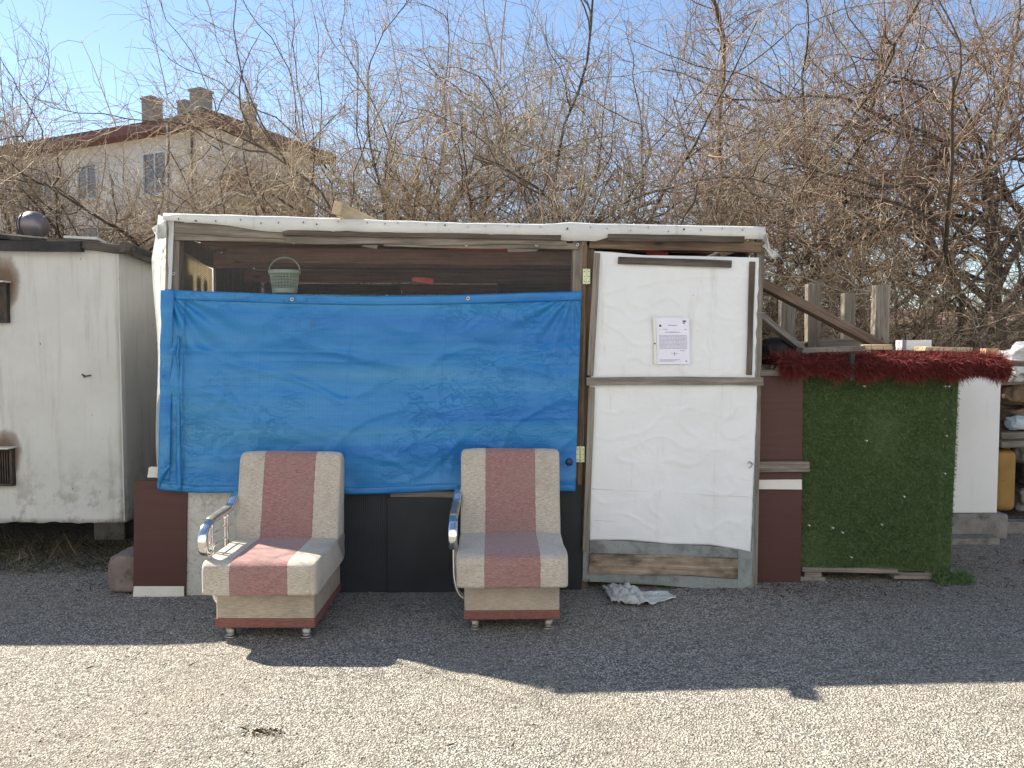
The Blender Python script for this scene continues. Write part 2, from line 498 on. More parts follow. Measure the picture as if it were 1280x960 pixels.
def bez(pts, n=8):
    """Catmull-Rom through pts"""
    pts = [Vector(p) for p in pts]; out = []
    for i in range(len(pts) - 1):
        p0, p1, p2, p3 = pts[max(i - 1, 0)], pts[i], pts[i + 1], pts[min(i + 2, len(pts) - 1)]
        for k in range(n):
            t = k / n
            out.append(.5 * ((2 * p1) + (p2 - p0) * t + (2 * p0 - 5 * p1 + 4 * p2 - p3) * t * t + (3 * p1 - p0 - 3 * p2 + p3) * t ** 3))
    out.append(pts[-1]); return out

def plank(name, A, B, wdt, thk, mat, parent=None, nrm=SH_N, rough=.004, segs=10, bev=.003, bow=0.0, **k):
    """timber from A to B with local x along it; the face towards nrm is wdt wide; A-B runs through the middle of that face"""
    A, B = Vector(A), Vector(B)
    X = (B - A); L = X.length; X.normalize()
    Yb = (-Vector(nrm)); Yb = (Yb - X * Yb.dot(X)).normalized()
    Z = X.cross(Yb).normalized()
    M = frame((A + B) / 2, X, Yb, Z)
    rs = random.Random(hash((round(A.x, 3), round(B.z, 3), round(wdt, 3))) & 0xffff)
    sd = rs.random() * 100
    vs, fs = [], []
    for i in range(segs + 1):
        x = -L / 2 + L * i / segs
        b = bow * math.sin(math.pi * i / segs)
        def j(q): return rough * mnoise.noise(Vector((x * 3.1 + sd, q * 7.7, sd))) * 1.6
        vs += [Vector((x, j(5) * .4, -wdt / 2 + b + j(1))), Vector((x, j(6) * .4, wdt / 2 + b + j(2))), Vector((x, thk, wdt / 2 + b + j(3))), Vector((x, thk, -wdt / 2 + b + j(4)))]
    for e in (0, segs):
        sk = (rs.random() - .5) * rough * 3
        vs[e * 4].x += sk; vs[e * 4 + 3].x += sk
    for i in range(segs):
        for q in range(4):
            fs.append((i * 4 + q, i * 4 + (q + 1) % 4, i * 4 + 4 + (q + 1) % 4, i * 4 + 4 + q))
    fs += [(3, 2, 1, 0), tuple(segs * 4 + q for q in range(4))]
    return emit(name, [M @ v for v in vs], fs, mat, parent, M=M, bevel=bev, seg=2, **k)
def spl(name, p0, p1, wpx, off, thk, mat, parent, **k):
    """timber on the shed front, by its middle line in the photograph's measure"""
    A, B = sh(*p0, off), sh(*p1, off)
    return plank(name, A, B, wpx / F * ((A + B) / 2 - EYEV).y, thk, mat, parent, **k)
def rough_poly(pts, step=.06, amp=.003, closed=True):
    out = []
    n = len(pts)
    for i in range(n if closed else n - 1):
        a, b = pts[i], pts[(i + 1) % n]
        k = max(1, int((b - a).length / step))
        for q in range(k):
            p = a.lerp(b, q / k)
            if q: p = p + Vector((mnoise.noise(p * 9), mnoise.noise(p * 9 + Vector((9, 3, 1))) * .3, mnoise.noise(p * 9 + Vector((1, 7, 4))))) * amp
            out.append(p)
    return out
def slab(name, pts, thk, mat, parent=None, nrm=SH_N, bev=.002, amp=0.0, M=None, **k):
    """flat board from a world polygon, thickness going away from nrm"""
    if amp: pts = rough_poly(pts, .05, amp)
    nrm = Vector(nrm)
    m = MB(); m.prism(pts, [p - nrm * thk for p in pts])
    if M is None:
        c = sum(pts, Vector()) / len(pts)
        X = Vector((0, 0, 1)).cross(-nrm) * -1
        X.normalize(); M = frame(c, X, -nrm, X.cross(-nrm).normalized())
    return m.build(name, mat, parent, M=M, bevel=bev, **k)
def sslab(name, px, off, thk, mat, parent, **k): return slab(name, [sh(x, y, off) for x, y in px], thk, mat, parent, **k)

def cloth(name, fn, nu, nv, mat, parent=None, M=None, thick=.0015, **k):
    """sheet of nu x nv quads, fn(u,v) -> world point"""
    vs = [fn(i / nu, j / nv) for j in range(nv + 1) for i in range(nu + 1)]
    fs = [(j * (nu + 1) + i, j * (nu + 1) + i + 1, (j + 1) * (nu + 1) + i + 1, (j + 1) * (nu + 1) + i) for j in range(nv) for i in range(nu)]
    o = emit(name, vs, fs, mat, parent, M=M, smooth=True, **k)
    if thick:
        md = o.modifiers.new('thickness', 'SOLIDIFY'); md.thickness = thick; md.offset = 0
    return o
def lerp(a, b, t): return a + (b - a) * t
def curve_at(pts, t):
    """pts: (t, value) list, linear"""
    for (t0, v0), (t1, v1) in zip(pts, pts[1:]):
        if t <= t1: return v0 + (v1 - v0) * (t - t0) / max(t1 - t0, 1e-6)
    return pts[-1][1]
def fbm(v, o=4): return mnoise.fractal(v, .8, 2.0, o)
def ridge(v): return 1 - abs(mnoise.noise(v)) * 2

def blades(points, dirs, lens, wid, sides=None, bend=.3, rng=RNG):
    """thin bent blades as 2-quad strips: numpy arrays"""
    n = len(points)
    r = rng.normal(size=(n, 3))
    s = np.cross(dirs, r); s /= np.linalg.norm(s, axis=1, keepdims=True) + 1e-9
    b = rng.normal(size=(n, 3)) * bend
    p0 = points; p1 = points + dirs * lens[:, None] * .5 + b * lens[:, None] * .18
    p2 = points + dirs * lens[:, None] + b * lens[:, None] * .6
    w_ = np.asarray(wid).reshape(-1, 1) if hasattr(wid, '__len__') else wid
    V = np.stack([p0 - s * w_ / 2, p0 + s * w_ / 2, p1 - s * w_ * .4, p1 + s * w_ * .4, p2 - s * w_ * .12, p2 + s * w_ * .12], 1).reshape(-1, 3)
    base = (np.arange(n) * 6)[:, None]
    Fq = np.concatenate([base + np.array([0, 1, 3, 2]), base + np.array([2, 3, 5, 4])], 0)
    return V, Fq

def join(parts):
    vs, fs, b = [], [], 0
    for v, f in parts:
        vs.append(v); fs.append(f + b); b += len(v)
    return np.concatenate(vs), np.concatenate(fs)

# ================================================================ SETTING: ground
def sheet(name, x0, x1, y0, y1, z, nx, ny, mat, amp=0.0, **k):
    xs, ys = np.linspace(x0, x1, nx + 1), np.linspace(y0, y1, ny + 1)
    X, Y = np.meshgrid(xs, ys)
    Z = np.full_like(X, z)
    if amp:
        for j in range(ny + 1):
            for i in range(nx + 1):
                Z[j, i] += amp * mnoise.noise(Vector((xs[i] * .7, ys[j] * .7, 3)))
    V = np.stack([X, Y, Z], -1).reshape(-1, 3)
    a = (np.arange(ny)[:, None] * (nx + 1) + np.arange(nx)[None]).ravel()
    Fq = np.stack([a, a + 1, a + nx + 2, a + nx + 1], 1)
    return emit(name, V, Fq, mat, **k)
sheet('ground', -900, 900, -900, 1500, -.012, 6, 6, MAT['earth'], kind='structure')
sheet('asphalt_yard', -14, 14, -12, 6.6, 0.0, 28, 18, MAT['asphalt'], kind='structure')

# loose chippings worn out of the surface, nearest the viewer
def chips():
    n = 26000
    Y = 2.45 + 4.0 * RNG.random(n) ** 1.5
    X = (RNG.random(n) - .5) * (Y * 1.5 + .6)
    r = .0016 + .0040 * RNG.random(n) ** 2.6
    oct_ = np.array([[1, 0, 0], [-1, 0, 0], [0, 1, 0], [0, -1, 0], [0, 0, 1], [0, 0, -1]], float)
    fo = np.array([[0, 2, 4], [2, 1, 4], [1, 3, 4], [3, 0, 4], [2, 0, 5], [1, 2, 5], [3, 1, 5], [0, 3, 5]])
    sc = r[:, None] * (0.6 + .8 * RNG.random((n, 3))); sc[:, 2] *= .75
    P = oct_[None] * sc[:, None, :]
    P += RNG.normal(size=P.shape) * (r[:, None, None] * .18)
    an = RNG.random(n) * 6.283
    ca, sa = np.cos(an)[:, None], np.sin(an)[:, None]
    Q = P.copy(); Q[..., 0] = P[..., 0] * ca - P[..., 1] * sa; Q[..., 1] = P[..., 0] * sa + P[..., 1] * ca
    Q += np.stack([X, Y, sc[:, 2] * .35], 1)[:, None, :]
    emit('gravel', Q.reshape(-1, 3), (np.arange(n)[:, None, None] * 6 + fo[None]).reshape(-1, 3), MAT['chips'],
         kind='stuff', label='loose pale stone chippings strewn over the worn asphalt', cat='gravel')
chips()
def litter():
    spots = [(.33, .02, 332, 916, 60, .05), (0, 0, 1060, 738, 350, .55), (0, 0, 160, 735, 200, .5), (0, 0, 1010, 735, 150, .5), (0, 0, 1120, 725, 300, .6), (0, 0, 40, 815, 50, .8), (0, 0, 1230, 700, 260, .5), (0, 0, 640, 900, 40, 1.3), (0, 0, 640, 800, 60, 1.8), (0, 0, 480, 748, 120, .8)]
    P = []
    for _, _, px, py, n, sp in spots:
        c = ground(px, py)
        q = RNG.normal(size=(n, 2)) * np.array([sp, sp * .3])
        P.append(np.column_stack([c.x + q[:, 0], c.y + q[:, 1], np.full(n, .004)]))
    P = np.concatenate(P); n = len(P)
    d = RNG.normal(size=(n, 3)); d[:, 2] = np.abs(d[:, 2]) * .25; d /= np.linalg.norm(d, axis=1, keepdims=True)
    V, Fq = blades(P, d, .008 + .03 * RNG.random(n) ** 2, .003 + .008 * RNG.random(n), bend=.5)
    V[:, 2] = np.maximum(V[:, 2], .003)
    emit('debris', V, Fq, MAT['litter'], kind='stuff', label='dead leaves and grit scattered along the shed foot', cat='debris')
litter()

# ================================================================ SHED
shed = empty('wooden_shed', SH_O, SH_A, 'makeshift wooden shed with white wrapped roof edge, wire netting opening and sheeted door', 'shed')
H = .0
DEPTH = 2.0
def back(p, d): return p - SH_N * d
# front posts
spl('post', (216, 275), (209, 742), 17, .0, .07, MAT['wood_grey'], shed, rough=.003)
spl('post', (725, 300), (717, 738), 18, .0, .07, MAT['wood_grey'], shed, rough=.005)
spl('post', (738, 306), (730, 738), 9, -.01, .05, MAT['wood_brown'], shed, rough=.006)
spl('post', (951, 296), (942, 738), 9, -.005, .05, MAT['wood_grey'], shed, rough=.003)
spl('post', (731, 306), (722, 738), 6, .006, .02, MAT['wood_brown'], shed, rough=.006)
# rear posts
for px in (250, 640, 940):
    A = back(sh(px, 300), 1.95); A.z = 2.12
    plank('post', A, Vector((A.x, A.y, 0)), .08, .07, MAT['wood_dark'], shed)
# roof slab with the white membrane wrapped over the front edge
zt_l, zt_r = sh(205, 268).z, sh(957, 284).z
def roof():
    a, b = sh(204, 267, .05), sh(957, 283, .05)
    n = 46; m = MB(); f, k = [], []
    for i in range(n + 1):
        t = i / n
        px = 204 + 753 * t
        top = curve_at([(0, 266), (.2, 270), (.45, 277), (.64, 280), (.67, 277), (.72, 279), (1, 283)], t) + 1.0 * mnoise.noise(Vector((t * 23, 0, 2)))
        low = curve_at([(0, 275), (.1, 281), (.18, 290), (.3, 289), (.45, 292), (.64, 295), (.66, 301), (.73, 301), (.74, 296), (.85, 297), (1, 299)], t) + 1.2 * mnoise.noise(Vector((t * 31, 5, 2)))
        f.append((px, top, low))
    prof = []
    for px, top, low in f:
        bulge = .012 * mnoise.noise(Vector((px * .03, 1, 1)))
        o = .048 + bulge
        T, L = sh(px, top, o), sh(px, low, o)
        prof.append([L - SH_N * .010, L, L.lerp(T, .5) + SH_N * .006 , T - Vector((0, 0, .008)), T - SH_N * .012, back(T, .9) - Vector((0, 0, .03)), back(T, DEPTH + .25) - Vector((0, 0, .07)), back(T, DEPTH + .25) - Vector((0, 0, .085)), back(T, .9) - Vector((0, 0, .045)), back(T, .05) - Vector((0, 0, .02))])
    q = len(prof[0])
    for p in prof: m.v += p
    for i in range(n):
        for j in range(q): m.f.append((i * q + j, (i + 1) * q + j, (i + 1) * q + (j + 1) % q, i * q + (j + 1) % q))
    m.f += [tuple(range(q)), tuple(n * q + j for j in range(q - 1, -1, -1))]
    return m.build('roof', MAT['membrane'], shed, smooth=True)
roof_o = roof()
# nail heads and staples along the roof edge
def nails():
    for i in range(30):
        px = 226 + i * 25.3 + random.uniform(-8, 8)
        if px > 948: break
        t = (px - 204) / 753
        c = sh(px, 275 + 14 * t + random.uniform(-2.5, 2.5), .060)
        m = MB()
        if i % 6 == 1:
            r = .0032 + .003 * random.random()
            m.tube([c + SH_N * .006, c - SH_N * .02], r, 8)
        else:
            m.box(c - SH_N * .006, .0010, .026, .009, Matrix.Rotation(random.uniform(-.4, .4), 4, 'Y'))
        m.build('nail', MAT['hole'], roof_o)
nails()
# weathered head boards under the roof edge
spl('fascia_board', (219, 284), (486, 297), 15, .030, .022, MAT['wood_grey'], shed, rough=.007, segs=16)
spl('fascia_board', (217, 293), (368, 297), 13, .020, .020, MAT['wood_grey'], shed, rough=.006)
spl('fascia_board', (357, 297), (708, 299), 15, .034, .022, MAT['wood_grey'], shed, rough=.006, segs=16)
spl('fascia_board', (352, 291), (702, 297), 6, .052, .012, MAT['wood_dark'], shed, rough=.004, segs=16)
spl('fascia_board', (478, 305), (722, 308), 7, .022, .02, MAT['wood_grey'], shed, rough=.006)
spl('fascia_board', (760, 296), (931, 299), 8, .060, .018, MAT['wood_dark'], shed, rough=.006)
spl('fascia_board', (738, 304), (956, 309), 13, .020, .04, MAT['wood_brown'], shed, rough=.006, segs=16)
# interior: ceiling boards, rear wall of boards with slits, side boards
def shed_pt(u, d, z):  # u along the front, d behind it
    return SH_O + SH_U * u - SH_N * d + Vector((0, 0, z))
UL, UR = .05, 3.52
for k in range(9):
    d = .16 + k * .215 + random.uniform(-.012, .012)
    z = 2.185 - d * .035
    plank('roof_board', shed_pt(UL, d, z), shed_pt(UR, d + .01 * random.uniform(-1, 1), z - .01), .19 if k not in (4, 6, 8) else .175, .02, MAT['wood_red'] if k % 3 != 1 else MAT['wood_dark'], shed, nrm=Vector((0, 0, -1)))
for d, z in ((.75, 2.085), (1.45, 2.04)):
    plank('rafter', shed_pt(UL, d, z), shed_pt(UR, d, z), .085, .06, MAT['wood_red'], shed, rough=.006)
plank('rafter', shed_pt(.24, .45, 2.090), shed_pt(2.50, .45, 2.075), .095, .045, MAT['wood_red'], shed, rough=.007)
z = .02
rows = [.02, .24, .47, .70, .93, 1.16, 1.39, 1.60, 1.79, 1.93, 2.045]
for k in range(len(rows)):
    z0 = rows[k]; z1 = (rows[k + 1] if k + 1 < len(rows) else 2.15)
    gap = .028 if k in (8, 9) else .004
    zc, hh = (z0 + z1) / 2, z1 - z0 - gap
    x = UL
    while x < UR - .1:
        x2 = min(x + random.uniform(.8, 1.5), UR)
        dz = random.uniform(-.008, .008) if k > 7 else 0
        plank('wall_board', shed_pt(x, DEPTH, zc + dz), shed_pt(x2 - .001, DEPTH, zc + dz + random.uniform(-.006, .006) * (k > 7)), hh, .02, MAT['wood_red'] if (k + int(x * 2)) % 3 else MAT['wood_dark'], shed, rough=.006, segs=6)
        x = x2
for p0, p1, w_, mk in (((372, 327), (498, 331), 3.2, 'wood_tan'), ((585, 331), (668, 334), 3.6, 'wood_fresh'), ((300, 331), (362, 333), 2.6, 'wood_tan'), ((430, 345), (520, 348), 4.5, 'wood_fresh'), ((546, 350), (640, 352), 4.5, 'wood_tan'), ((658, 352), (716, 353), 3, 'wood_fresh')):
    A_, B_ = sh(*p0, -1.88), sh(*p1, -1.88)
    plank('batten', A_, B_, w_ / F * 6.5, .02, MAT[mk], shed, rough=.006)  # pale strips standing for bright light slits between the rear wall boards
MAT['red_cloth'] = simple('faded_red_cloth', (.30, .035, .03), (.46, .09, .07), 12, rough=.85, bump=.4)
for p0, p1, w_, mk in (((545, 308), (640, 311), 5, 'red_cloth'), ((634, 312), (673, 313), 4, 'white_strip'), ((808, 315), (836, 317), 5, 'red_cloth'), ((516, 350), (542, 353), 6, 'red_cloth'), ((455, 307), (472, 309), 4, 'white_strip')):
    A_, B_ = sh(*p0, -.10), sh(*p1, -.10)
    plank('cloth_scrap', A_, B_, w_ / F * 4.8, .008, MAT[mk], shed, rough=.012, segs=14)
# right side wall and left side wall
XL = SH_U
for k in range(10):
    d0 = .06 + k * .19
    plank('wall_board', shed_pt(UR, d0 + .09, 2.10), shed_pt(UR, d0 + .09, .03), .186, .018, MAT['wood_dark'], shed, nrm=-XL, rough=.003, segs=5)
for k in range(10):
    d0 = .10 + k * .19
    if 0 < k < 4:
        plank('wall_board', shed_pt(UL - .02, d0 + .09, 1.70), shed_pt(UL - .02, d0 + .09, .03), .184, .018, MAT['wood_dark'], shed, nrm=XL, rough=.003, segs=5)
        plank('wall_board', shed_pt(UL - .02, d0 + .09, 2.20 - .04 * d0), shed_pt(UL - .02, d0 + .09, 2.04), .184, .018, MAT['wood_dark'], shed, nrm=XL, rough=.003, segs=5)
    else:
        plank('wall_board', shed_pt(UL - .02, d0 + .09, 2.20 - .04 * d0), shed_pt(UL - .02, d0 + .09, .03), .172 if k > 4 else .186, .018, MAT['wood_dark'], shed, nrm=XL, rough=.003, segs=5)
# a thin sun-lit sheet inside the left wall, crossed by battens
def glow_mat():
    t = NT('yellowed_thin_sheet')
    n = t.noise(t.mapped((9, 9, .7)), 2.5, 5)
    col = t.ramp(n, [(.3, (.60, .52, .39)), (.7, (.74, .66, .52))])
    t.done(col, .8, None, 0, .2)
    tr = t.n.new('ShaderNodeBsdfTranslucent'); t.l(col, tr.inputs[0])
    mx = t.n.new('ShaderNodeMixShader'); mx.inputs[0].default_value = .85
    t.l(t.b.outputs[0], mx.inputs[1]); t.l(tr.outputs[0], mx.inputs[2])
    t.l(mx.outputs[0], t.n['Material Output'].inputs['Surface'])
    return t.m
MAT['glow'] = glow_mat()
slab('side_sheet', [shed_pt(UL, .06, 2.105), shed_pt(UL, .72, 2.02), shed_pt(UL, .72, 1.66), shed_pt(UL, .06, 1.66)], .003, MAT['glow'], shed, nrm=XL, bev=0)
for d0, w_, zt in ((.13, .10, 1.965), (.31, .11, 1.950), (.465, .075, 1.945), (.59, .07, 1.94)):
    plank('batten', shed_pt(UL - .012, d0, zt), shed_pt(UL - .012, d0, 1.62), w_, .008, MAT['wood_dark'], shed, nrm=XL, rough=.002, segs=4)
# white plastic hanging down the left corner
def corner_plastic(u, v):
    y = lerp(270, 596, v)
    xo = curve_at([(0, 204), (.05, 205), (.3, 206), (.6, 201), (.9, 196), (1, 188)], v) + 2.0 * mnoise.noise(Vector((v * 9, 0, 3)))
    xi = curve_at([(0, 218), (.3, 214), (.6, 208), (1, 205)], v)
    p = sh(lerp(xo, xi, u), y, .012 + .01 * math.sin(u * 7 + v * 5) + .006 * mnoise.noise(Vector((u * 4, v * 12, 1))))
    return p - SH_N * (.16 * max(0, .45 - u))
cloth('side_plastic', corner_plastic, 12, 60, MAT['membrane'], shed)
def bounce_return(u, v):  # plastic extended along the unseen side to bounce sunlight onto the hut wall
    return shed_pt(-.012 - (.033 + .012 * math.sin(v * 9 + u * 14)) * min(1, v * 6), .0 + 1.97 * u, lerp(2.27 - .07 * u, .72 - .5 * u, v))
cloth('side_plastic', bounce_return, 40, 30, MAT['film'], shed)
def flutter(u, v):
    x = lerp(208, 190 + 8 * v, u); y = lerp(274, 297, v) + 8 * u * u + 3 * math.sin(u * 6) * u
    return sh(x, lerp(y, 296 - 5 * (1 - v), .5 * u), .0 + .03 * math.sin(u * 5 + v * 3))
cloth('plastic_scrap', flutter, 10, 10, MAT['membrane'], shed)
sslab('corner_block', [(186, 584), (201, 584), (201, 597), (184, 597)], .02, .03, MAT['white_strip'], shed)
# torn plastic at the right end of the roof
def torn(u, v):
    x = lerp(953, lerp(962, 982, v), u); y = lerp(lerp(284, 312, v), lerp(310, 330, v), u) + 4 * math.sin(u * 9 + v * 4)
    return sh(x, y, .02 + .05 * u + .02 * math.sin(v * 7 + u * 4))
cloth('plastic_scrap', torn, 12, 10, MAT['membrane'], shed)

# wire netting across the opening (real wires)
def netting():
    m = MB()
    a, b = (224, 303), (720, 306)
    P00, P10, P01, P11 = sh(221, 296, -.012), sh(720, 302, -.012), sh(221, 372, -.012), sh(720, 372, -.012)
    wd, ht = (P10 - P00).length, (P00 - P01).length
    st = .0135
    U_ = (P10 - P00).normalized(); V_ = (P01 - P00).normalized()
    n = int((wd + ht) / st)
    hw = .00066
    for sgn in (1, -1):
        D = (U_ + V_ * sgn).normalized(); Sd = (U_ - V_ * sgn).normalized()
        for i in range(n):
            s0 = i * st
            if sgn == 1:   # from top/left edges downwards to the right:  x - y = s0 - ht
                c = s0 - ht; x0, x1 = max(c, 0), min(c + ht, wd)
                if x1 - x0 < .01: continue
                q0, q1 = P00 + U_ * x0 + V_ * (x0 - c), P00 + U_ * x1 + V_ * (x1 - c)
            else:          # x + y = s0
                x0, x1 = max(s0 - ht, 0), min(s0, wd)
                if x1 - x0 < .01: continue
                q0, q1 = P00 + U_ * x0 + V_ * (s0 - x0), P00 + U_ * x1 + V_ * (s0 - x1)
            o = SH_N * (.0006 * sgn)
            h = Sd * hw
            k = SH_N * hw
            m.add([q0 - h + o, q0 + k + o, q0 + h + o, q1 - h + o, q1 + k + o, q1 + h + o], [(0, 1, 4, 3), (1, 2, 5, 4), (2, 0, 3, 5)])
    return m.build('wire_netting', MAT['wire'], shed)
netting()
def washer(name, px, py, off, r, mat, parent, hole=MAT['hole']):
    c = sh(px, py, off)
    m = MB(); ring = []
    for a in range(16):
        an = 2 * math.pi * a / 16
        ring.append(c + (SH_U * math.cos(an) + Vector((0, 0, 1)) * math.sin(an)) * r * .72)
    m.tube(ring, r * .3, 8, closed=True)
    o = m.build(name, mat, parent, smooth=True)
    m2 = MB(); m2.tube([c + SH_N * .001, c - SH_N * .008], r * .5, 10)
    m2.build('screw', hole, o)
    return o
for px, py in ((217, 342), (367, 303), (583, 306), (671, 306), (722, 306)):
    washer('washer', px, py, .028 if px > 300 else .006, .010, MAT['white_strip'], shed)

# lower panels
sslab('brown_panel', [(168, 601), (234, 601), (232, 751), (166, 751)], .035, .02, MAT['brown_panel'], shed)
sslab('white_strip', [(167, 733), (230, 733), (230, 746), (166, 746)], .042, .006, MAT['white_strip'], shed)
sslab('speckled_panel', [(234, 612), (302, 612), (302, 752), (231, 752)], .022, .02, MAT['marble_board'], shed)
sslab('black_panel', [(300, 608), (490, 608), (489, 748), (300, 750)], .012, .016, MAT['black_ribbed'], shed)
sslab('black_panel', [(484, 622), (600, 622), (600, 747), (484, 748)], .026, .012, MAT['black_flat'], shed)
sslab('black_panel', [(596, 606), (727, 606), (727, 740), (596, 744)], .016, .014, MAT['black_flat'], shed)
spl('batten', (488, 617), (602, 619), 9, .030, .016, MAT['wood_grey'], shed)

# ---------------------------------------------------------------- the door
door = bpy.data.objects.new('door', None); C.objects.link(door)
door.empty_display_size = .1
door_M = Matrix.Translation(sh(738, 737)) @ Matrix.Rotation(SH_A, 4, 'Z')
finish(door, shed, door_M)
D0 = .012
sslab('door_panel', [(744, 318), (949, 324), (941, 737), (728, 727)], D0, .025, MAT['grey_board'], door)
def sheet_fn(L, Rr, T, Bt, off, seed, wr=.006, edge=.004):
    """L,R: x at (top,bottom); T,B: y curves over u"""
    def fn(u, v):
        yt, yb = curve_at(T, u), curve_at(Bt, u)
        y = lerp(yt, yb, v)
        x = lerp(lerp(L[0], L[1], v), lerp(Rr[0], Rr[1], v), u)
        x += (1.4 * mnoise.noise(Vector((v * 14, seed, u * 2)))) * (1 if u in (0.0, 1.0) else 0)
        q = Vector((u * 2.3, v * 3.0, seed))
        d = wr * (fbm(q, 4) * .55 + .55 * max(0, ridge(q * 2.0 + Vector((3, 1, 0))) - .72) * 2.6)
        e = min(u, 1 - u, v, 1 - v)
        return sh(x, y, off + d * min(1, e * 9 + .15) + edge * max(0, 1 - e * 40) * mnoise.noise(Vector((u * 17, v * 17, seed))))
    return fn
cloth('upper_sheet', sheet_fn((743, 738), (949, 943), [(0, 314), (.1, 315), (.3, 319), (.6, 320), (1, 322)], [(0, 476), (1, 477)], D0 + .012, 3, .013), 90, 76, MAT['sheet'], door)
cloth('lower_sheet', sheet_fn((737, 737), (947, 938), [(0, 478), (1, 479)], [(0, 675), (.25, 675), (.5, 680), (.75, 681), (.9, 686), (1, 690)], D0 + .012, 9, .011), 90, 90, MAT['sheet'], door)
def fold(name, pts, off, r, mat, parent):
    m = MB(); m.tube([sh(x, y, off) for x, y in pts], r, 6); return m.build(name, mat, parent, smooth=True)
# creases where the sheet was folded
for pts in ([(740, 611), (780, 613), (830, 615), (880, 618), (936, 621)], [(742, 650), (780, 652), (812, 652)]):
    fold('crease', pts, D0 + .014, .0022, MAT['sheet'], door)
spl('batten', (746.5, 316), (738, 470), 8, D0 + .036, .018, MAT['wood_grey'], door, rough=.003)
spl('batten', (941, 327), (937, 469), 6.5, D0 + .034, .016, MAT['wood_dark'], door, rough=.002)
spl('batten', (773, 325), (915, 330), 9, D0 + .036, .016, MAT['wood_dark'], door, rough=.003)
spl('batten', (733, 477), (954, 477), 10, D0 + .040, .020, MAT['wood_grey'], door, rough=.004, bow=.006)
spl('batten', (740, 484), (732, 690), 8, D0 + .034, .018, MAT['wood_grey'], door, rough=.003)
sslab('grey_frame', [(737, 674), (940, 686), (939, 698), (737, 692)], D0 + .010, .012, MAT['grey_board'], door)
sslab('grey_frame', [(737, 712), (922, 724), (922, 738), (880, 737), (800, 729), (737, 727)], D0 + .012, .014, MAT['grey_board'], door, amp=.003)
sslab('grey_frame', [(922, 686), (941, 690), (939, 738), (922, 738)], D0 + .015, .014, MAT['grey_board'], door)
sslab('grey_frame', [(729, 690), (738, 690), (738, 724), (728, 727)], D0 + .011, .014, MAT['grey_board'], door)
spl('kick_board', (737, 704), (922, 710), 25, D0 + .028, .018, MAT['wood_rot'], door, rough=.006, segs=16)
for (x0, y0, x1, y1) in ((728.5, 336, 738, 355), (720, 558, 731, 578)):
    xm = (x0 + x1) / 2
    h = sslab('hinge', [(x0, y0), (xm - .3, y0), (xm - .3, y1), (x0, y1)], .020, .004, MAT['brass'], door)
    sslab('hinge_leaf', [(xm + .3, y0), (x1, y0), (x1, y1), (xm + .3, y1)], .021, .004, MAT['brass'], h)
    m = MB(); m.tube([sh(xm, y0 - .5, .024), sh(xm, y1 + .5, .024)], .004, 8); m.build('hinge_pin', MAT['brass'], h)
    m = MB()
    for q in range(3):
        for xx in (lerp(x0, xm, .4), lerp(xm, x1, .6)):
            c = sh(xx, lerp(y0, y1, (q + .5) / 3), .0225); m.tube([c, c - SH_N * .01], .0032, 8)
    m.build('screw', MAT['hole'], h)
m = MB()
m.tube(bez([sh(935, 579, .03), sh(937, 577, .05), sh(940, 579, .05), sh(939, 583, .04), sh(936, 585, .045)], 5), .0028, 6)
m.tube(bez([sh(937, 579, .04), sh(941, 580, .045), sh(946, 580, .04)], 4), .002, 6)
m.build('latch_wire', MAT['wire'], door, smooth=True)
m = MB(); m.tube([sh(946, 391, .03), sh(957, 391, .03)], .003, 6); m.build('latch_wire', MAT['wire'], door)

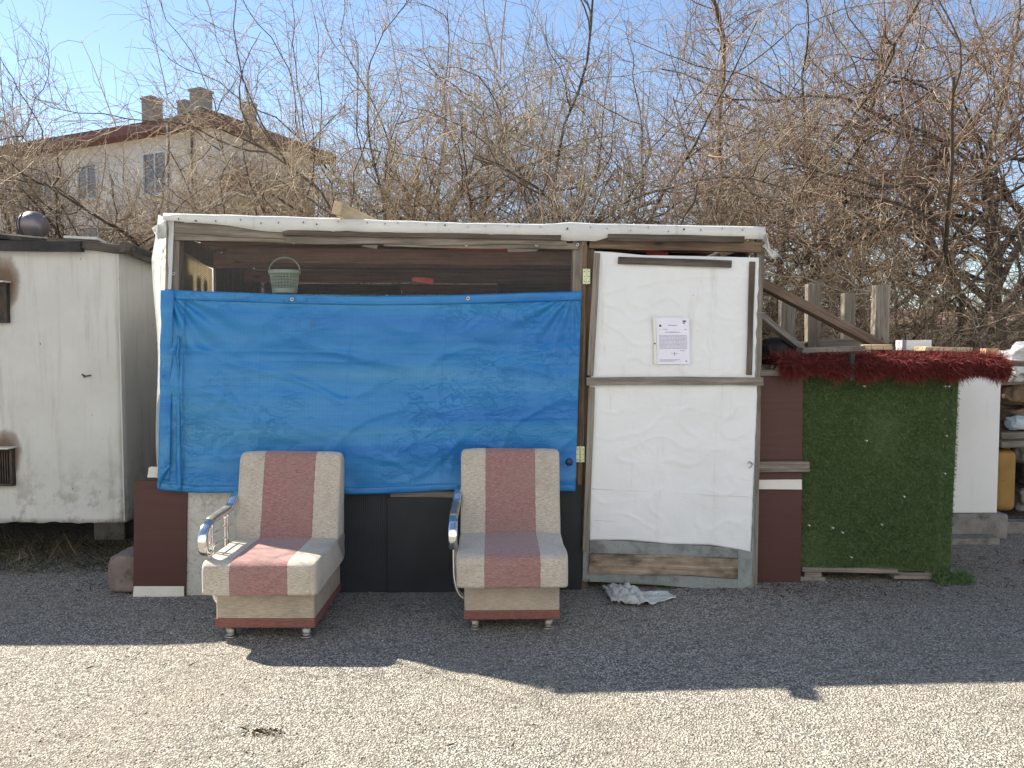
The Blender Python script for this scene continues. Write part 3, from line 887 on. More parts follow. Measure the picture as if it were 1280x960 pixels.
# ---------------------------------------------------------------- paper notice on the door
def paper():
    o_ = D0 + .030
    root = empty('paper_notice', sh(841, 455, o_), SH_A, 'printed paper notice in a clear punched sleeve fixed to the white door', 'notice')
    t = NT('clear_sleeve'); t.done((.80, .80, .86), .18, None, 0, .5)
    t2 = NT('printed_paper'); t2.done(t2.ramp(t2.noise(t2.co, 12, 3), [(.3, (.72, .72, .84)), (.7, (.79, .79, .90))]), .4, None, 0, .45)
    t3 = NT('sleeve_margin'); t3.done((.72, .72, .62), .35, None, 0, .4)
    ink = NT('grey_ink'); ink.done((.30, .30, .42), .7)
    ink2 = NT('black_ink'); ink2.done((.03, .03, .05), .7)
    def q(x, y): return (lerp(lerp(820, 822, y), lerp(861.5, 862.5, y), x), lerp(lerp(397, 455, y), lerp(397.5, 455.5, y), x))
    sslab('sheet', [q(0, 0), q(1, 0), q(1, 1), q(0, 1)], o_, .002, t2.m, root, bev=0)
    sslab('sleeve_margin', [(816.4, 397), (819.6, 397), (821.6, 455.4), (817.5, 455.4)], o_, .002, t3.m, root, bev=0)
    def bars(lst, mat, nm):
        m = MB()
        for (x0, y0, x1, y1) in lst:
            pts = [sh(*q(x0, y0), o_ + .0012), sh(*q(x1, y0), o_ + .0012), sh(*q(x1, y1), o_ + .0012), sh(*q(x0, y1), o_ + .0012)]
            m.prism(pts, [p - SH_N * .0007 for p in pts])
        m.build(nm, mat, root)
    rr = random.Random(4)
    L = [(.36, .155, .62, .17), (.18, .245, .34, .256), (.08, .245, .12, .256), (.84, .243, .92, .254), (.26, .305, .70, .318), (.42, .30, .58, .31)]
    for k in range(11):
        y = .375 + k * .028
        x = .07
        while x < .90:
            x2 = min(x + rr.uniform(.04, .15), .92); L.append((x, y, x2, y + .010)); x = x2 + .014
    for k in range(3):
        y = .895 + k * .022; L.append((.06, y, .70 - .1 * k, y + .007))
    L += [(.70, .70, .86, .712), (.52, .735, .545, .815), (.42, .768, .66, .776)]
    bars(L, ink.m, 'lettering')
    bars([(.80, .055, .905, .085), (.80, .098, .87, .12), (.085, .165, .155, .195), (.10, .15, .14, .17), (.87, .92, .91, .94)], ink2.m, 'printed_mark')
    m = MB(); c = sh(818.6, 429.5, o_ + .003); m.tube([c, c - SH_N * .008], .005, 8); m.build('pin', MAT['hole'], root)
paper()

# ---------------------------------------------------------------- blue tarpaulin
tarp_M = Matrix.Translation(sh(460, 617, .07)) @ Matrix.Rotation(SH_A, 4, 'Z')
tarp = bpy.data.objects.new('blue_tarpaulin', None)
C.objects.link(tarp); finish(tarp, None, tarp_M)
tag(tarp, 'wrinkled blue plastic tarpaulin hung across the front of the shed under the netting', 'tarpaulin')
def tarp_fn(u, v):
    xt = lerp(203, 727, u); xb = lerp(197, 719, u)
    x = lerp(xt, xb, v)
    yt = curve_at([(0, 361), (.05, 363), (.31, 368), (.5, 370), (.68, 369), (.9, 365.5), (1, 364)], u)
    yb = curve_at([(0, 611), (.02, 613), (.1, 616), (.25, 615), (.45, 618), (.6, 616), (.69, 613), (.75, 612), (.85, 614), (1, 614)], u)
    y = lerp(yt, yb, v)
    X, Z = u * 2.55, -v * 1.22
    d = 0
    # hanging folds that run down from the top corners and swag across the middle
    swag = Z + .34 * (1 - (2 * u - 1.0) ** 2) * .8
    d += .020 * math.sin(swag * 9.0 + .6 * math.sin(X * 1.3)) * min(1, v * 3) * max(0, 1 - v * .75)
    for s_, ax in ((1, 0.03), (-1, 2.5)):
        dx, dz = abs(X - ax), -Z
        an = math.atan2(dz, dx + 1e-3); rad = math.hypot(dx, dz)
        d += .016 * math.cos(an * 16 + s_) * math.exp(-rad * 1.9) * min(1, rad * 6)
    d += .013 * fbm(Vector((X * .9 + Z * .5, Z * 2.2, 2)), 4)
    d += .011 * max(0, ridge(Vector((X * 1.5 + Z * 1.0, Z * 2.6 - X * .3, 7))) - .68) * 3
    d += .008 * max(0, ridge(Vector((X * 2.4 - Z * 2.2, Z * 2.4 + X * .5, 17))) - .72) * 3
    crump = max(0, min(1, (v - .55) * 3)) * max(0, 1 - abs(u - .72) * 3.5)
    d += .010 * crump * max(0, ridge(Vector((X * 5 + Z, Z * 6, 5))) - .5) * 2
    d += .0025 * fbm(Vector((X * 7, Z * 9, 1)), 3)
    d += .012 * v * v * (1 + .5 * math.sin(X * 3.1))
    for uc in (.235, .445, .67): d += .005 * math.exp(-((u - uc - .004 * math.sin(v * 9)) / .005) ** 2)
    for vc in (.30, .345, .64): d += .005 * math.exp(-((v - vc - .012 * math.sin(u * 5 + vc * 9)) / .008) ** 2) * max(0, mnoise.noise(Vector((u * 4, vc * 9, 3))) + .45)
    e = min(1, v * 12 + .2)
    # seam of the overlapped left strip
    if u < .055: d += .014
    dpt = .052 + d * e
    return sh(x, y, dpt)
cloth('sheet', tarp_fn, 320, 170, MAT['tarp'], tarp, thick=.002)
def hem_top(u, v):
    p = tarp_fn(u, 0.002); q = tarp_fn(u, .047)
    r = p.lerp(q, v) + SH_N * (.0045 + .004 * math.sin(v * math.pi))
    return r
cloth('hem', hem_top, 150, 6, MAT['tarp'], tarp, thick=.0015)
def hem_bot(u, v):
    p = tarp_fn(u, .965); q = tarp_fn(u, 1.0)
    return p.lerp(q, v) + SH_N * (.004 + .004 * math.sin(v * math.pi))
cloth('hem', hem_bot, 150, 5, MAT['tarp'], tarp, thick=.0015)
def strip(u, v):
    x = lerp(lerp(201, 217, u), lerp(198.5, 212, u), v) + 1.2 * mnoise.noise(Vector((v * 8, u, 4)))
    y = lerp(362, 600, v)
    return sh(x, y, .086 + .004 * mnoise.noise(Vector((u * 3, v * 14, 2))) + .010 * math.sin(u * math.pi) + .012 * v * v)
cloth('side_strip', strip, 10, 90, MAT['tarp'], tarp, thick=.0015)
def strip2(u, v):
    x = lerp(lerp(221, 224, u), lerp(220, 227, u), v) + 1.5 * mnoise.noise(Vector((v * 11, 1, 4)))
    return sh(x, lerp(420, 612, v), .080 + .012 * math.sin(u * math.pi) + .012 * mnoise.noise(Vector((v * 6, 0, 3))) + .012 * v * v)
cloth('side_strip', strip2, 8, 70, MAT['tarp'], tarp, thick=.0015)
def flap(u, v):  # curled corner that catches the light
    a = Vector((198, 612, 0)).lerp(Vector((215, 580, 0)), v)
    b = Vector((201, 585, 0)).lerp(Vector((213, 582, 0)), v)
    p = a.lerp(b, u)
    return sh(p.x, p.y, .125 + .045 * math.sin(u * 2.4) + .01 * v)
cloth('corner_flap', flap, 12, 12, MAT['tarp'], tarp, thick=.0015)
for px, py in ((365, 374), (585, 373)):
    c = tarp_fn((px - 202) / 524, .035)
    off = (c - SH_O).dot(SH_N) + .014
    washer('grommet', px, py, off, .011, MAT['white_strip'], tarp)
c = sh(711.5, 577.5, .13)
m = MB(); m.lathe((0, 0, 0), [(.004, -.04), (.012, -.006), (.022, -.004), (.024, .002), (.018, .008), (.004, .010)], 20)
mm = Matrix.Translation(c) @ SH_N.to_track_quat('Z', 'Y').to_matrix().to_4x4()
t = NT('navy_plastic'); t.done((.012, .03, .10), .4, None, 0, .4)
emit('button', [mm @ v for v in m.v], m.f, t.m, tarp, smooth=True)

# ---------------------------------------------------------------- hanging basket behind the netting
def basket():
    t = NT('sage_green_plastic'); t.done(t.ramp(t.noise(t.co, 20, 3), [(.3, (.34, .44, .37)), (.7, (.44, .54, .46))]), .5, None, 0, .35)
    Yd = sh(357, 340, -.16).y
    cpx = 356
    top = atY(cpx, 340, Yd); bot = atY(cpx, 367, Yd)
    s_ = Yd / F
    rt, rb, h = 17.5 * s_, 14.2 * s_, top.z - bot.z
    root = empty('hanging_basket', bot, 0, 'small sage green plastic basket hanging behind the wire netting', 'basket')
    m = MB()
    n = 26
    for j in range(n):
        a = 2 * math.pi * j / n
        dv = Vector((math.cos(a), math.sin(a), 0))
        m.tube([bot + dv * rb + Vector((0, 0, .002)), bot + dv * rt + Vector((0, 0, h))], .0032, 5)
    for k in range(1, 7):
        z_ = h * k / 7.5
        r = lerp(rb, rt, z_ / h)
        m.tube([bot + Vector((r * math.cos(a_), r * math.sin(a_), z_)) for a_ in [2 * math.pi * q / 28 for q in range(28)]], .0030, 5, closed=True)
    m.build('basket_wall', t.m, root, smooth=True)
    m = MB(); m.lathe(bot, [(rb + .002, 0), (rb + .004, .004), (rb + .006, .028), (rb + .003, .030), (rb - .004, .030), (rb - .006, .006)], 30); m.build('base', t.m, root, smooth=True)
    m = MB(); m.lathe(bot + Vector((0, 0, h - .012)), [(rt + .002, -.006), (rt + .010, 0), (rt + .010, .014), (rt + .006, .020), (rt - .002, .020), (rt - .006, .0)], 30); m.build('rim', t.m, root, smooth=True)
    m = MB()
    m.tube([bot + Vector((math.cos(a) * (rt + .008), 0, h + .004 + math.sin(a) * rt * .98)) for a in [math.pi * q / 20 for q in range(21)]], .0042, 7)
    m.build('handle', t.m, root, smooth=True)
    m = MB()
    apex = bot + Vector((0, 0, h + rt * .98 + .004))
    m.tube(bez([apex + Vector((-.008, 0, -.006)), apex + Vector((0, 0, -.012)), apex + Vector((.008, 0, 0)), apex + Vector((0, 0, .02)), Vector((apex.x, apex.y, 2.12))], 5), .0018, 6)
    m.build('hook', MAT['wire'], root, smooth=True)
basket()

# ---------------------------------------------------------------- timber offcut on the roof
Yt = 4.52
A = atY(423, 252, Yt); A.z += .0
B = atY(490, 284, 5.35)
plank('timber_offcut', A, B, .055, .075, MAT['wood_fresh'], None, nrm=Vector((.2, -.3, 1)).normalized(), rough=.002, bev=.004,
      label='short pale cut timber lying over the white roof edge', cat='timber')

# ================================================================ CHAIRS
def cushion(name, prof, wid, mat, parent, nx=18, rnd=.05, puff=.012, seed=1, M=Matrix.Identity(4), rows=None):
    """prof: closed (y,z) profile; swept along x with rounded ends"""
    pc = bez([(0, *p) for p in prof + [prof[0]]], 5)[:-1]
    cy = sum(p.y for p in pc) / len(pc); cz = sum(p.z for p in pc) / len(pc)
    xs = []
    for i in range(nx + 1):
        a = -1 + 2 * i / nx
        xs.append(a)
    st = [(-wid / 2, .0)]
    stations = []
    for q in range(5):
        an = math.pi / 2 * q / 4
        stations.append((-wid / 2 + rnd * (1 - math.sin(an)), rnd * (1 - math.cos(an))))
    stations = stations[::-1]
    left = [(-wid / 2 + rnd * (1 - math.cos(math.pi / 2 * q / 4)), rnd * (1 - math.sin(math.pi / 2 * q / 4))) for q in range(5)]
    mid = [(lerp(-wid / 2 + rnd, wid / 2 - rnd, q / nx), 0) for q in range(1, nx)]
    right = [(-x, ins) for x, ins in left[::-1]]
    allst = left + mid + right
    m = MB(); k = len(pc)
    for x, ins in allst:
        for p in pc:
            dv = Vector((0, p.y - cy, p.z - cz)); L = dv.length
            sc = max(0, (L - ins * .75) / L)
            pu = puff * (1 - (abs(x) / (wid / 2)) ** 4) + .006 * mnoise.noise(Vector((x * 6, p.y * 6, p.z * 6 + seed)))
            q = Vector((x, cy, cz)) + dv * sc + dv.normalized() * pu
            m.v.append(M @ q)
    n = len(allst)
    for i in range(n - 1):
        for j in range(k):
            m.f.append((i * k + j, i * k + (j + 1) % k, (i + 1) * k + (j + 1) % k, (i + 1) * k + j))
    m.f += [tuple(range(k - 1, -1, -1)), tuple((n - 1) * k + j for j in range(k))]
    return m
# chair frame: x across, front towards -y, origin on the ground under the front edge of the base
def make_chair(loc, label):
    root = empty('armless_easy_chair', loc, 0, label, 'chair', 'pair of striped easy chairs in front of the shed')
    T = WM[root.name]
    def b_(m, name, mat, parent=root, **k): m.v = [T @ v for v in m.v]; return m.build(name, mat, parent, **k)
    # base box
    m = MB(); m.box((0, .30, .170), .50, .60, .205); base = b_(m, 'base', MAT['fabric_base'], bevel=.014, seg=3)
    m = MB(); m.box((0, .298, .0915), .508, .608, .050); b_(m, 'base_band', MAT['fabric_rose'], base, bevel=.008, seg=2)
    # seat
    seat = cushion('seat', [(-.092, .29), (-.094, .38), (-.076, .418), (-.01, .432), (.2, .430), (.42, .432), (.56, .425), (.57, .36), (.55, .275), (.3, .262), (.05, .258), (-.078, .260)], .572, MAT['fabric'], root, rnd=.022, puff=.005, seed=2)
    b_(seat, 'seat', MAT['fabric'], smooth=True)
    # back, leaning rearwards, rolled at the top
    bk = cushion('backrest', [(.37, .40), (.40, .52), (.435, .66), (.47, .80), (.485, .865), (.515, .892), (.555, .880), (.58, .83), (.575, .70), (.56, .52), (.55, .40), (.555, .30), (.53, .265), (.48, .30), (.41, .36)], .572, MAT['fabric'], root, rnd=.024, puff=.006, seed=5)
    b_(bk, 'backrest', MAT['fabric'], smooth=True)
    for x in (-.195, .195):
        for y in (.055, .55):
            m = MB(); m.lathe((x, y, 0), [(.034, 0), (.035, .006), (.030, .011), (.0245, .013), (.0235, .02), (.028, .067)], 20)
            b_(m, 'leg', MAT['leg_steel'], smooth=True)
    # chrome arm on the viewer's left
    ax = -.308
    path = bez([(ax + .012, .50, .675), (ax + .006, .44, .655), (ax, .35, .600), (ax, .18, .592), (ax, .08, .588), (ax, .02, .566), (ax, -.012, .515), (ax, -.002, .465), (ax, .028, .440), (ax, .055, .446)], 7)
    m = MB(); m.tube(path, 1.0, 14, side=(1, 0, 0), flat=(.023, .011)); arm = b_(m, 'armrest', MAT['chrome'], smooth=True)
    pad = bez([(ax, .345, .613), (ax, .31, .611), (ax, .22, .608), (ax, .12, .604), (ax, .095, .598)], 5)
    m = MB(); m.tube(pad, 1.0, 12, side=(1, 0, 0), flat=(.022, .009)); b_(m, 'arm_pad', MAT['pad'], arm, smooth=True)
    m = MB()
    for y, zt in ((.085, .578), (.115, .58), (.30, .586), (.335, .588)):
        m.tube(bez([(ax, y, zt), (ax, y, .36), (ax + .004, y, .25), (ax + .03, y, .17), (ax + .085, y, .14)], 6), .0085, 9)
    b_(m, 'upright', MAT['chrome'], arm, smooth=True)
    m = MB()
    for z_ in (.46, .525):
        m.tube([(ax, .085, z_ - .012), (ax, .318, z_)], .0055, 8)
    b_(m, 'rung', MAT['chrome'], arm, smooth=True)
    return root
MAT['pad'] = simple('worn_arm_pad', (.20, .19, .17), (.33, .32, .29), 20, rough=.35, bump=.1, metal=.5)
c1 = ground(328, 796); c1.z = 0
chair_1 = make_chair(Vector((-1.255, 3.87, 0)), 'beige and rose striped easy chair, the one with sunlight across its seat')
chair_2 = chair_1.copy(); C.objects.link(chair_2)
chair_2.matrix_basis = Matrix.Translation((0.0, 3.99, 0)) @ Matrix.Rotation(R(1.2), 4, 'Z')
WM[chair_2.name] = chair_2.matrix_basis.copy()
chair_2['label'] = 'beige and rose striped easy chair standing wholly in shade beside the sheeted door'
for ch in list(chair_1.children):
    c_ = ch.copy(); C.objects.link(c_); c_.parent = chair_2
    for g in list(ch.children):
        d_ = g.copy(); C.objects.link(d_); d_.parent = c_

# ================================================================ CRUMPLED PLASTIC BAG
def bag():
    t = NT('clear_crinkled_plastic')
    n = t.noise(t.co, 16, 7, .6, 1.2)
    t.done(t.ramp(n, [(.3, (.58, .60, .60)), (.7, (.80, .82, .81))]), .16, t.bump(n, .8, .03), 0, .8)
    t.b.inputs['Transmission Weight'].default_value = .25
    t.b.inputs['IOR'].default_value = 1.3
    def fn(u, v):
        x = lerp(lerp(752, 764, v), lerp(800, 818, v), u); y = lerp(lerp(737, 755, v), lerp(742, 763, v), u)
        if u > .75: x += (u - .75) * 4 * 34 * (1 - .2 * v); y -= (u - .75) * 4 * 14 * v
        p = ground(x, y)
        h = .012 + .045 * math.sin(min(1, u * 1.1) * math.pi) ** .7 * math.sin(min(1, max(0, v)) * math.pi) ** .6
        h += .040 * (abs(mnoise.noise(Vector((u * 6, v * 5, 2)))) + .5 * abs(mnoise.noise(Vector((u * 11, v * 8, 5)))))
        p.z = max(.004, h * (1 if u < .8 else .6))
        return p
    cloth('plastic_bag', fn, 60, 34, t.m, None, M=Matrix.Translation(ground(795, 752)), thick=.001,
          label='crumpled clear plastic bag lying flat on the asphalt before the door', cat='bag')
bag()

# ================================================================ ROCK BY THE LEFT PANEL
def lump(name, c, sx, sy, sz, mat, seed, parent=None, amp=.25, flat=True, box=.62, **k):
    bm = bmesh.new(); bmesh.ops.create_icosphere(bm, subdivisions=4, radius=1)
    vs = []
    for v in bm.verts:
        p = v.co.copy()
        q = Vector([math.copysign(abs(a) ** box, a) for a in p])
        q *= 1 + amp * fbm(p * 1.3 + Vector((seed, seed * 2, 0)), 4) * .6
        z_ = q.z * sz
        vs.append(Vector(c) + Vector((q.x * sx, q.y * sy, max(z_, -sz * .8) if flat else z_)))
    fs = [tuple(v.index for v in f.verts) for f in bm.faces]
    bm.free()
    return emit(name, vs, fs, mat, parent, M=Matrix.Translation(c) if parent is None else None, smooth=True, **k)
p = ground(152, 745)
lump('rock', (p.x + .06, p.y + .17, .115), .165, .15, .125, MAT['rock'], 3, box=.38, amp=.16, label='squarish brown rock on the ground behind the brown panel', cat='rock')

# ================================================================ LEFT HUT
HY = 5.26
hut = empty('metal_hut', Vector((-3.4, HY, 0)), 0, 'white painted raised metal hut with soot stained vents and black felt roof', 'hut')
def hut_mat():
    t = NT('stained_white_metal')
    n = t.noise(t.co, 2.6, 7, .65)
    col = t.ramp(n, [(.3, (.49, .495, .475)), (.7, (.58, .585, .565))])
    st = t.noise(t.mapped((9, 9, .55)), 2.2, 8, .74)
    col = t.mix(t.ramp(st, [(.52, 0.0), (.72, .6)]), col, (.33, .32, .28))
    x, y, z_ = t.sep()
    low = t.ramp(z_, [(.25, 1.0), (.8, 0.0)])
    gr = t.ramp(t.noise(t.co, 9, 8, .75), [(.50, 0.0), (.62, 1.0)])
    col = t.mix(t.math('MULTIPLY', t.math('MULTIPLY', low, gr), .75), col, (.20, .18, .15))
    sp = t.ramp(t.voronoi(t.mapped((1.3, 1.3, .6)), 11), [(.035, 1.0), (.075, 0.0)])
    gate = t.ramp(t.noise(t.mapped((3, 3, .8)), 2.0, 4), [(.44, 0.0), (.54, .95)])
    col = t.mix(t.math('MULTIPLY', sp, gate), col, (.10, .085, .065))
    # soot round the two stove vents (local frame: x from the hut's base point)
    for px, py, sx, sz, up in ((4, 372, .13, .20, .10), (6, 580, .13, .17, .08)):
        p_ = atY(px, py, HY)
        dx = t.math('DIVIDE', t.math('SUBTRACT', x, p_.x + 3.4), sx)
        dz = t.math('DIVIDE', t.math('SUBTRACT', z_, p_.z + up), sz)
        d = t.math('SQRT', t.math('ADD', t.math('MULTIPLY', dx, dx), t.math('MULTIPLY', dz, dz)))
        d = t.math('ADD', d, t.math('MULTIPLY', t.math('SUBTRACT', t.noise(t.mapped((1, 1, .5)), 9, 6, .7), .5), .7))
        col = t.mix(t.ramp(d, [(.45, .95), (.8, .6), (1.35, 0.0)]), col, (.13, .075, .045))
    t.done(col, .6, t.bump(t.noise(t.co, 4, 5), .22, .02), 0, .3)
    return t.m
MAT['hut'] = hut_mat()
hz0, hz1 = .287, 2.165
hx1 = atY(152, 500, HY).x
def hb(x0, x1, y0, y1, z0, z1):
    m = MB(); m.box(((x0 + x1) / 2, (y0 + y1) / 2, (z0 + z1) / 2), x1 - x0, y1 - y0, z1 - z0); return m
HX0 = -6.2
# front sheet with slight dents
def hutfront(u, v):
    x, z_ = lerp(HX0, hx1, u), lerp(hz1, hz0 + (.012 * mnoise.noise(Vector((u * 40, 0, 0))) if v > .98 else 0), v)
    return Vector((x, HY + .010 * fbm(Vector((x * .9, z_ * 1.2, 3)), 3), z_))
cloth('wall', hutfront, 90, 50, MAT['hut'], hut, thick=.006)
def hutside(u, v):
    y = lerp(HY + .004, HY + 2.2, u); zt = lerp(hz1, hz1 - .20, u)
    return Vector((hx1 + .014 * fbm(Vector((y * 1.4, v * 2, 8)), 3) * min(1, u * 8), y, lerp(zt, hz0, v)))
cloth('wall', hutside, 40, 40, MAT['hut'], hut, thick=.006)
hb(HX0, hx1 - .03, HY + 2.19, HY + 2.2, hz0, hz1 - .2).build('wall', MAT['hut'], hut)
hb(HX0 + .02, hx1 - .02, HY + .02, HY + 2.18, hz0 + .01, hz0 + .05).build('floor_tray', MAT['dark_metal'], hut)
m = MB(); m.tube([(hx1 + .002, HY - .003, hz0 + .01), (hx1 + .002, HY - .003, hz1 - .01)], .006, 8); m.build('corner_seam', MAT['hut'], hut)
for x in (hx1 - .45, hx1 - 1.8, hx1 - 3.0):
    for y in (HY + .75, HY + 1.9):
        hb(x - .12, x + .12, y - .1, y + .1, 0, hz0 + .01).build('block', MAT['concrete'], hut, bevel=.01)
# roof of black felt on boards, sagging
def hut_roof():
    m = MB(); n = 26; rows_ = []
    for i in range(n + 1):
        x = lerp(HX0 - .1, hx1 + .10, i / n)
        w_ = .014 * fbm(Vector((x * 2.1, 0, 4)), 3)
        zf = 2.205 + w_ + (.062 * max(0, min(1, (hx1 - .2 - x) / 1.0)))
        if i > n - 3: zf -= .015 * (i - n + 3)
        ov = lerp(.17, .0, max(0, min(1, (x - (hx1 - 1.3)) / 1.1)))
        ring = [(x, HY - ov + .005, zf - .028 - .012 * abs(mnoise.noise(Vector((x * 4, 1, 1))))), (x, HY - ov, zf - .004), (x, HY - ov + .015, zf + .008), (x, HY + 1.0, zf - .06), (x, HY + 2.35, zf - .19), (x, HY + 2.35, zf - .215), (x, HY + .9, zf - .085), (x, HY + .03, zf - .034)]
        rows_.append([Vector(q) for q in ring])
    q = len(rows_[0])
    for r_ in rows_: m.v += r_
    for i in range(n):
        for j in range(q): m.f.append((i * q + j, (i + 1) * q + j, (i + 1) * q + (j + 1) % q, i * q + (j + 1) % q))
    m.f += [tuple(range(q - 1, -1, -1)), tuple(n * q + j for j in range(q))]
    return m.build('roof', MAT['felt'], hut)
hut_roof()
plank('eaves_board', Vector((HX0, HY - .06, 2.19)), Vector((hx1 - .22, HY - .06, 2.165)), .07, .05, MAT['felt'], hut, nrm=Vector((0, -1, 0)), rough=.006)
plank('eaves_board', Vector((hx1 - .45, HY - .045, 2.20)), Vector((hx1 + .12, HY - .03, 2.14)), .05, .03, MAT['wood_dark'], hut, nrm=Vector((0, -1, .2)), rough=.008)
plank('eaves_board', Vector((hx1 + .10, HY - .10, 2.155)), Vector((hx1 + .09, HY + 1.6, 2.03)), .065, .04, MAT['wood_dark'], hut, nrm=Vector((1, 0, 0)), rough=.008)
for (x0, y0, x1, y1) in ((-12, 355, 10, 402), (-14, 562, 17, 606)):
    a, b = atY(x0, y0, HY - .03), atY(x1, y1, HY - .03)
    m = MB(); t_ = .018
    m.box(((a.x + b.x) / 2, HY - .015, a.z), b.x - a.x, .05, t_); m.box(((a.x + b.x) / 2, HY - .015, b.z), b.x - a.x, .05, t_)
    m.box((b.x - t_ / 2, HY - .0151, (a.z + b.z) / 2), t_, .048, a.z - b.z - t_); m.box((a.x + t_ / 2, HY - .0151, (a.z + b.z) / 2), t_, .048, a.z - b.z - t_)
    f_ = m.build('vent_frame', MAT['dark_metal'], hut, bevel=.003)
    m = MB(); k = 7
    for q in range(k):
        x = lerp(a.x + .03, b.x - .03, q / (k - 1)); m.box((x, HY - .012, (a.z + b.z) / 2), .008, .012, a.z - b.z - t_)
    m.box(((a.x + b.x) / 2, HY + .0, (a.z + b.z) / 2), b.x - a.x - .02, .006, a.z - b.z - .02)
    m.build('vent_grille', MAT['dark_metal'], f_)
    lip = MB(); lip.box(((a.x + b.x) / 2, HY - .045, a.z + .014), b.x - a.x + .02, .09, .008); lip.build('vent_hood', MAT['white_strip'], f_)
m = MB(); p = atY(102, 468, HY - .012)
m.tube([p, p + Vector((.028, -.004, -.012)), p + Vector((.065, -.004, -.006))], .004, 6); m.tube([p + Vector((.005, -.003, .004)), p + Vector((.022, -.004, -.022))], .004, 6)
m.build('bent_nail', MAT['dark_metal'], hut)
# things on the hut roof
def drum():
    Yd = 6.4
    c = atY(41, 282, Yd); r = 17.5 * Yd / F
    root = empty('round_canister', Vector((c.x, c.y, c.z - r)), 0, 'round grey metal canister with two dark bands resting on the black felt roof', 'canister')
    t = NT('dull_purple_grey_metal'); t.done(t.ramp(t.noise(t.co, 7, 6), [(.3, (.16, .145, .16)), (.7, (.26, .24, .25))]), .4, None, .6, .4)
    m = MB(); rings = []
    for i in range(13):
        a = math.pi * i / 12
        rings.append((max(.004, r * math.sin(a) ** .8), -r * math.cos(a)))
    m.lathe((0, 0, 0), rings, 26)
    Mx = Matrix.Translation(c) @ Matrix.Rotation(R(90), 4, 'Y') @ Matrix.Rotation(R(15), 4, 'X')
    emit('body', [Mx @ v for v in m.v], m.f, t.m, root, smooth=True)
    for zz in (-.052, -.016):
        rr_ = math.sqrt(r * r - zz * zz) + .001
        ring = [Mx @ Vector((rr_ * math.cos(a), rr_ * math.sin(a), zz)) for a in [2 * math.pi * q / 28 for q in range(28)]]
        mb = MB(); mb.tube(ring, .006, 6, closed=True); mb.build('band', MAT['dark_metal'], root, smooth=True)
    mb = MB()
    mb.box((c.x, c.y, c.z - r + .005), .14, .12, .03); mb.box((c.x, c.y + .02, c.z - r - .045), .05, .05, .09); mb.build('foot', MAT['dark_metal'], root, bevel=.004)
drum()
a, b = atY(79, 296, 5.75), atY(121, 298, 5.75)
plank('white_board', a, b, .022, .14, MAT['white_strip'], None, nrm=Vector((0, -1, .1)), rough=.002, label='short white board lying flat on the black felt roof', cat='board')
# red edge piece at the frame's left edge

# weeds below the hut
def weeds():
    n = 3600
    x = -5.6 + 3.0 * RNG.random(n); y = 5.02 + .75 * RNG.random(n)
    P = np.column_stack([x, y, np.zeros(n)])
    d = RNG.normal(size=(n, 3)) * .55; d[:, 2] = .12 + RNG.random(n) ** 2 * .7; d /= np.linalg.norm(d, axis=1, keepdims=True)
    V, Fq = blades(P, d, .03 + .13 * RNG.random(n) ** 1.8, .003 + .004 * RNG.random(n), bend=.8)
    V[:, 2] = np.maximum(V[:, 2], .001)
    emit('weeds', V, Fq, MAT['weed'], kind='stuff', label='dry and green weeds growing under the raised white hut', cat='weeds')
weeds()

# ================================================================ LOW COOP ON THE RIGHT
CY = 4.88
coop = empty('low_coop', Vector((2.2, CY, 0)), 0, 'low coop clad in brown panel, artificial grass and white board', 'coop')
FN = Vector((0, -1, 0))
def cslab(name, px, Y, thk, mat, **k): return slab(name, [atY(x, y, Y) for x, y in px], thk, mat, coop, nrm=FN, **k)
bp = [atY(946, 463, 4.84), atY(1004, 463, 4.84), atY(1001, 731, 4.84), atY(944, 731, 4.84)]
slab('brown_panel', bp, .025, MAT['brown_panel'], coop, nrm=FN)
plank('latch_board', atY(947, 584, 4.80), atY(1012, 583.5, 4.80), .065, .025, MAT['wood_grey'], coop, nrm=FN)
slab('white_strip', [atY(947, 600, 4.825), atY(1002.5, 599.5, 4.825), atY(1002.5, 612, 4.825), atY(947, 611.5, 4.825)], .012, MAT['white_strip'], coop, nrm=FN)
plank('cap_board', atY(950, 466, 4.83), atY(1012, 466, 4.83), .035, .10, MAT['wood_grey'], coop, nrm=FN)
# body of the coop behind the turf
TL, TR = atY(1003, 470, CY), atY(1197, 470, CY)
tz1 = atY(1100, 470, CY).z; tz0 = .14
m = MB(); m.box(((TL.x + TR.x) / 2, CY + .72, (tz0 + tz1) / 2), TR.x - TL.x - .01, 1.4, tz1 - tz0); m.build('box_body', MAT['wood_dark'], coop, bevel=.004)
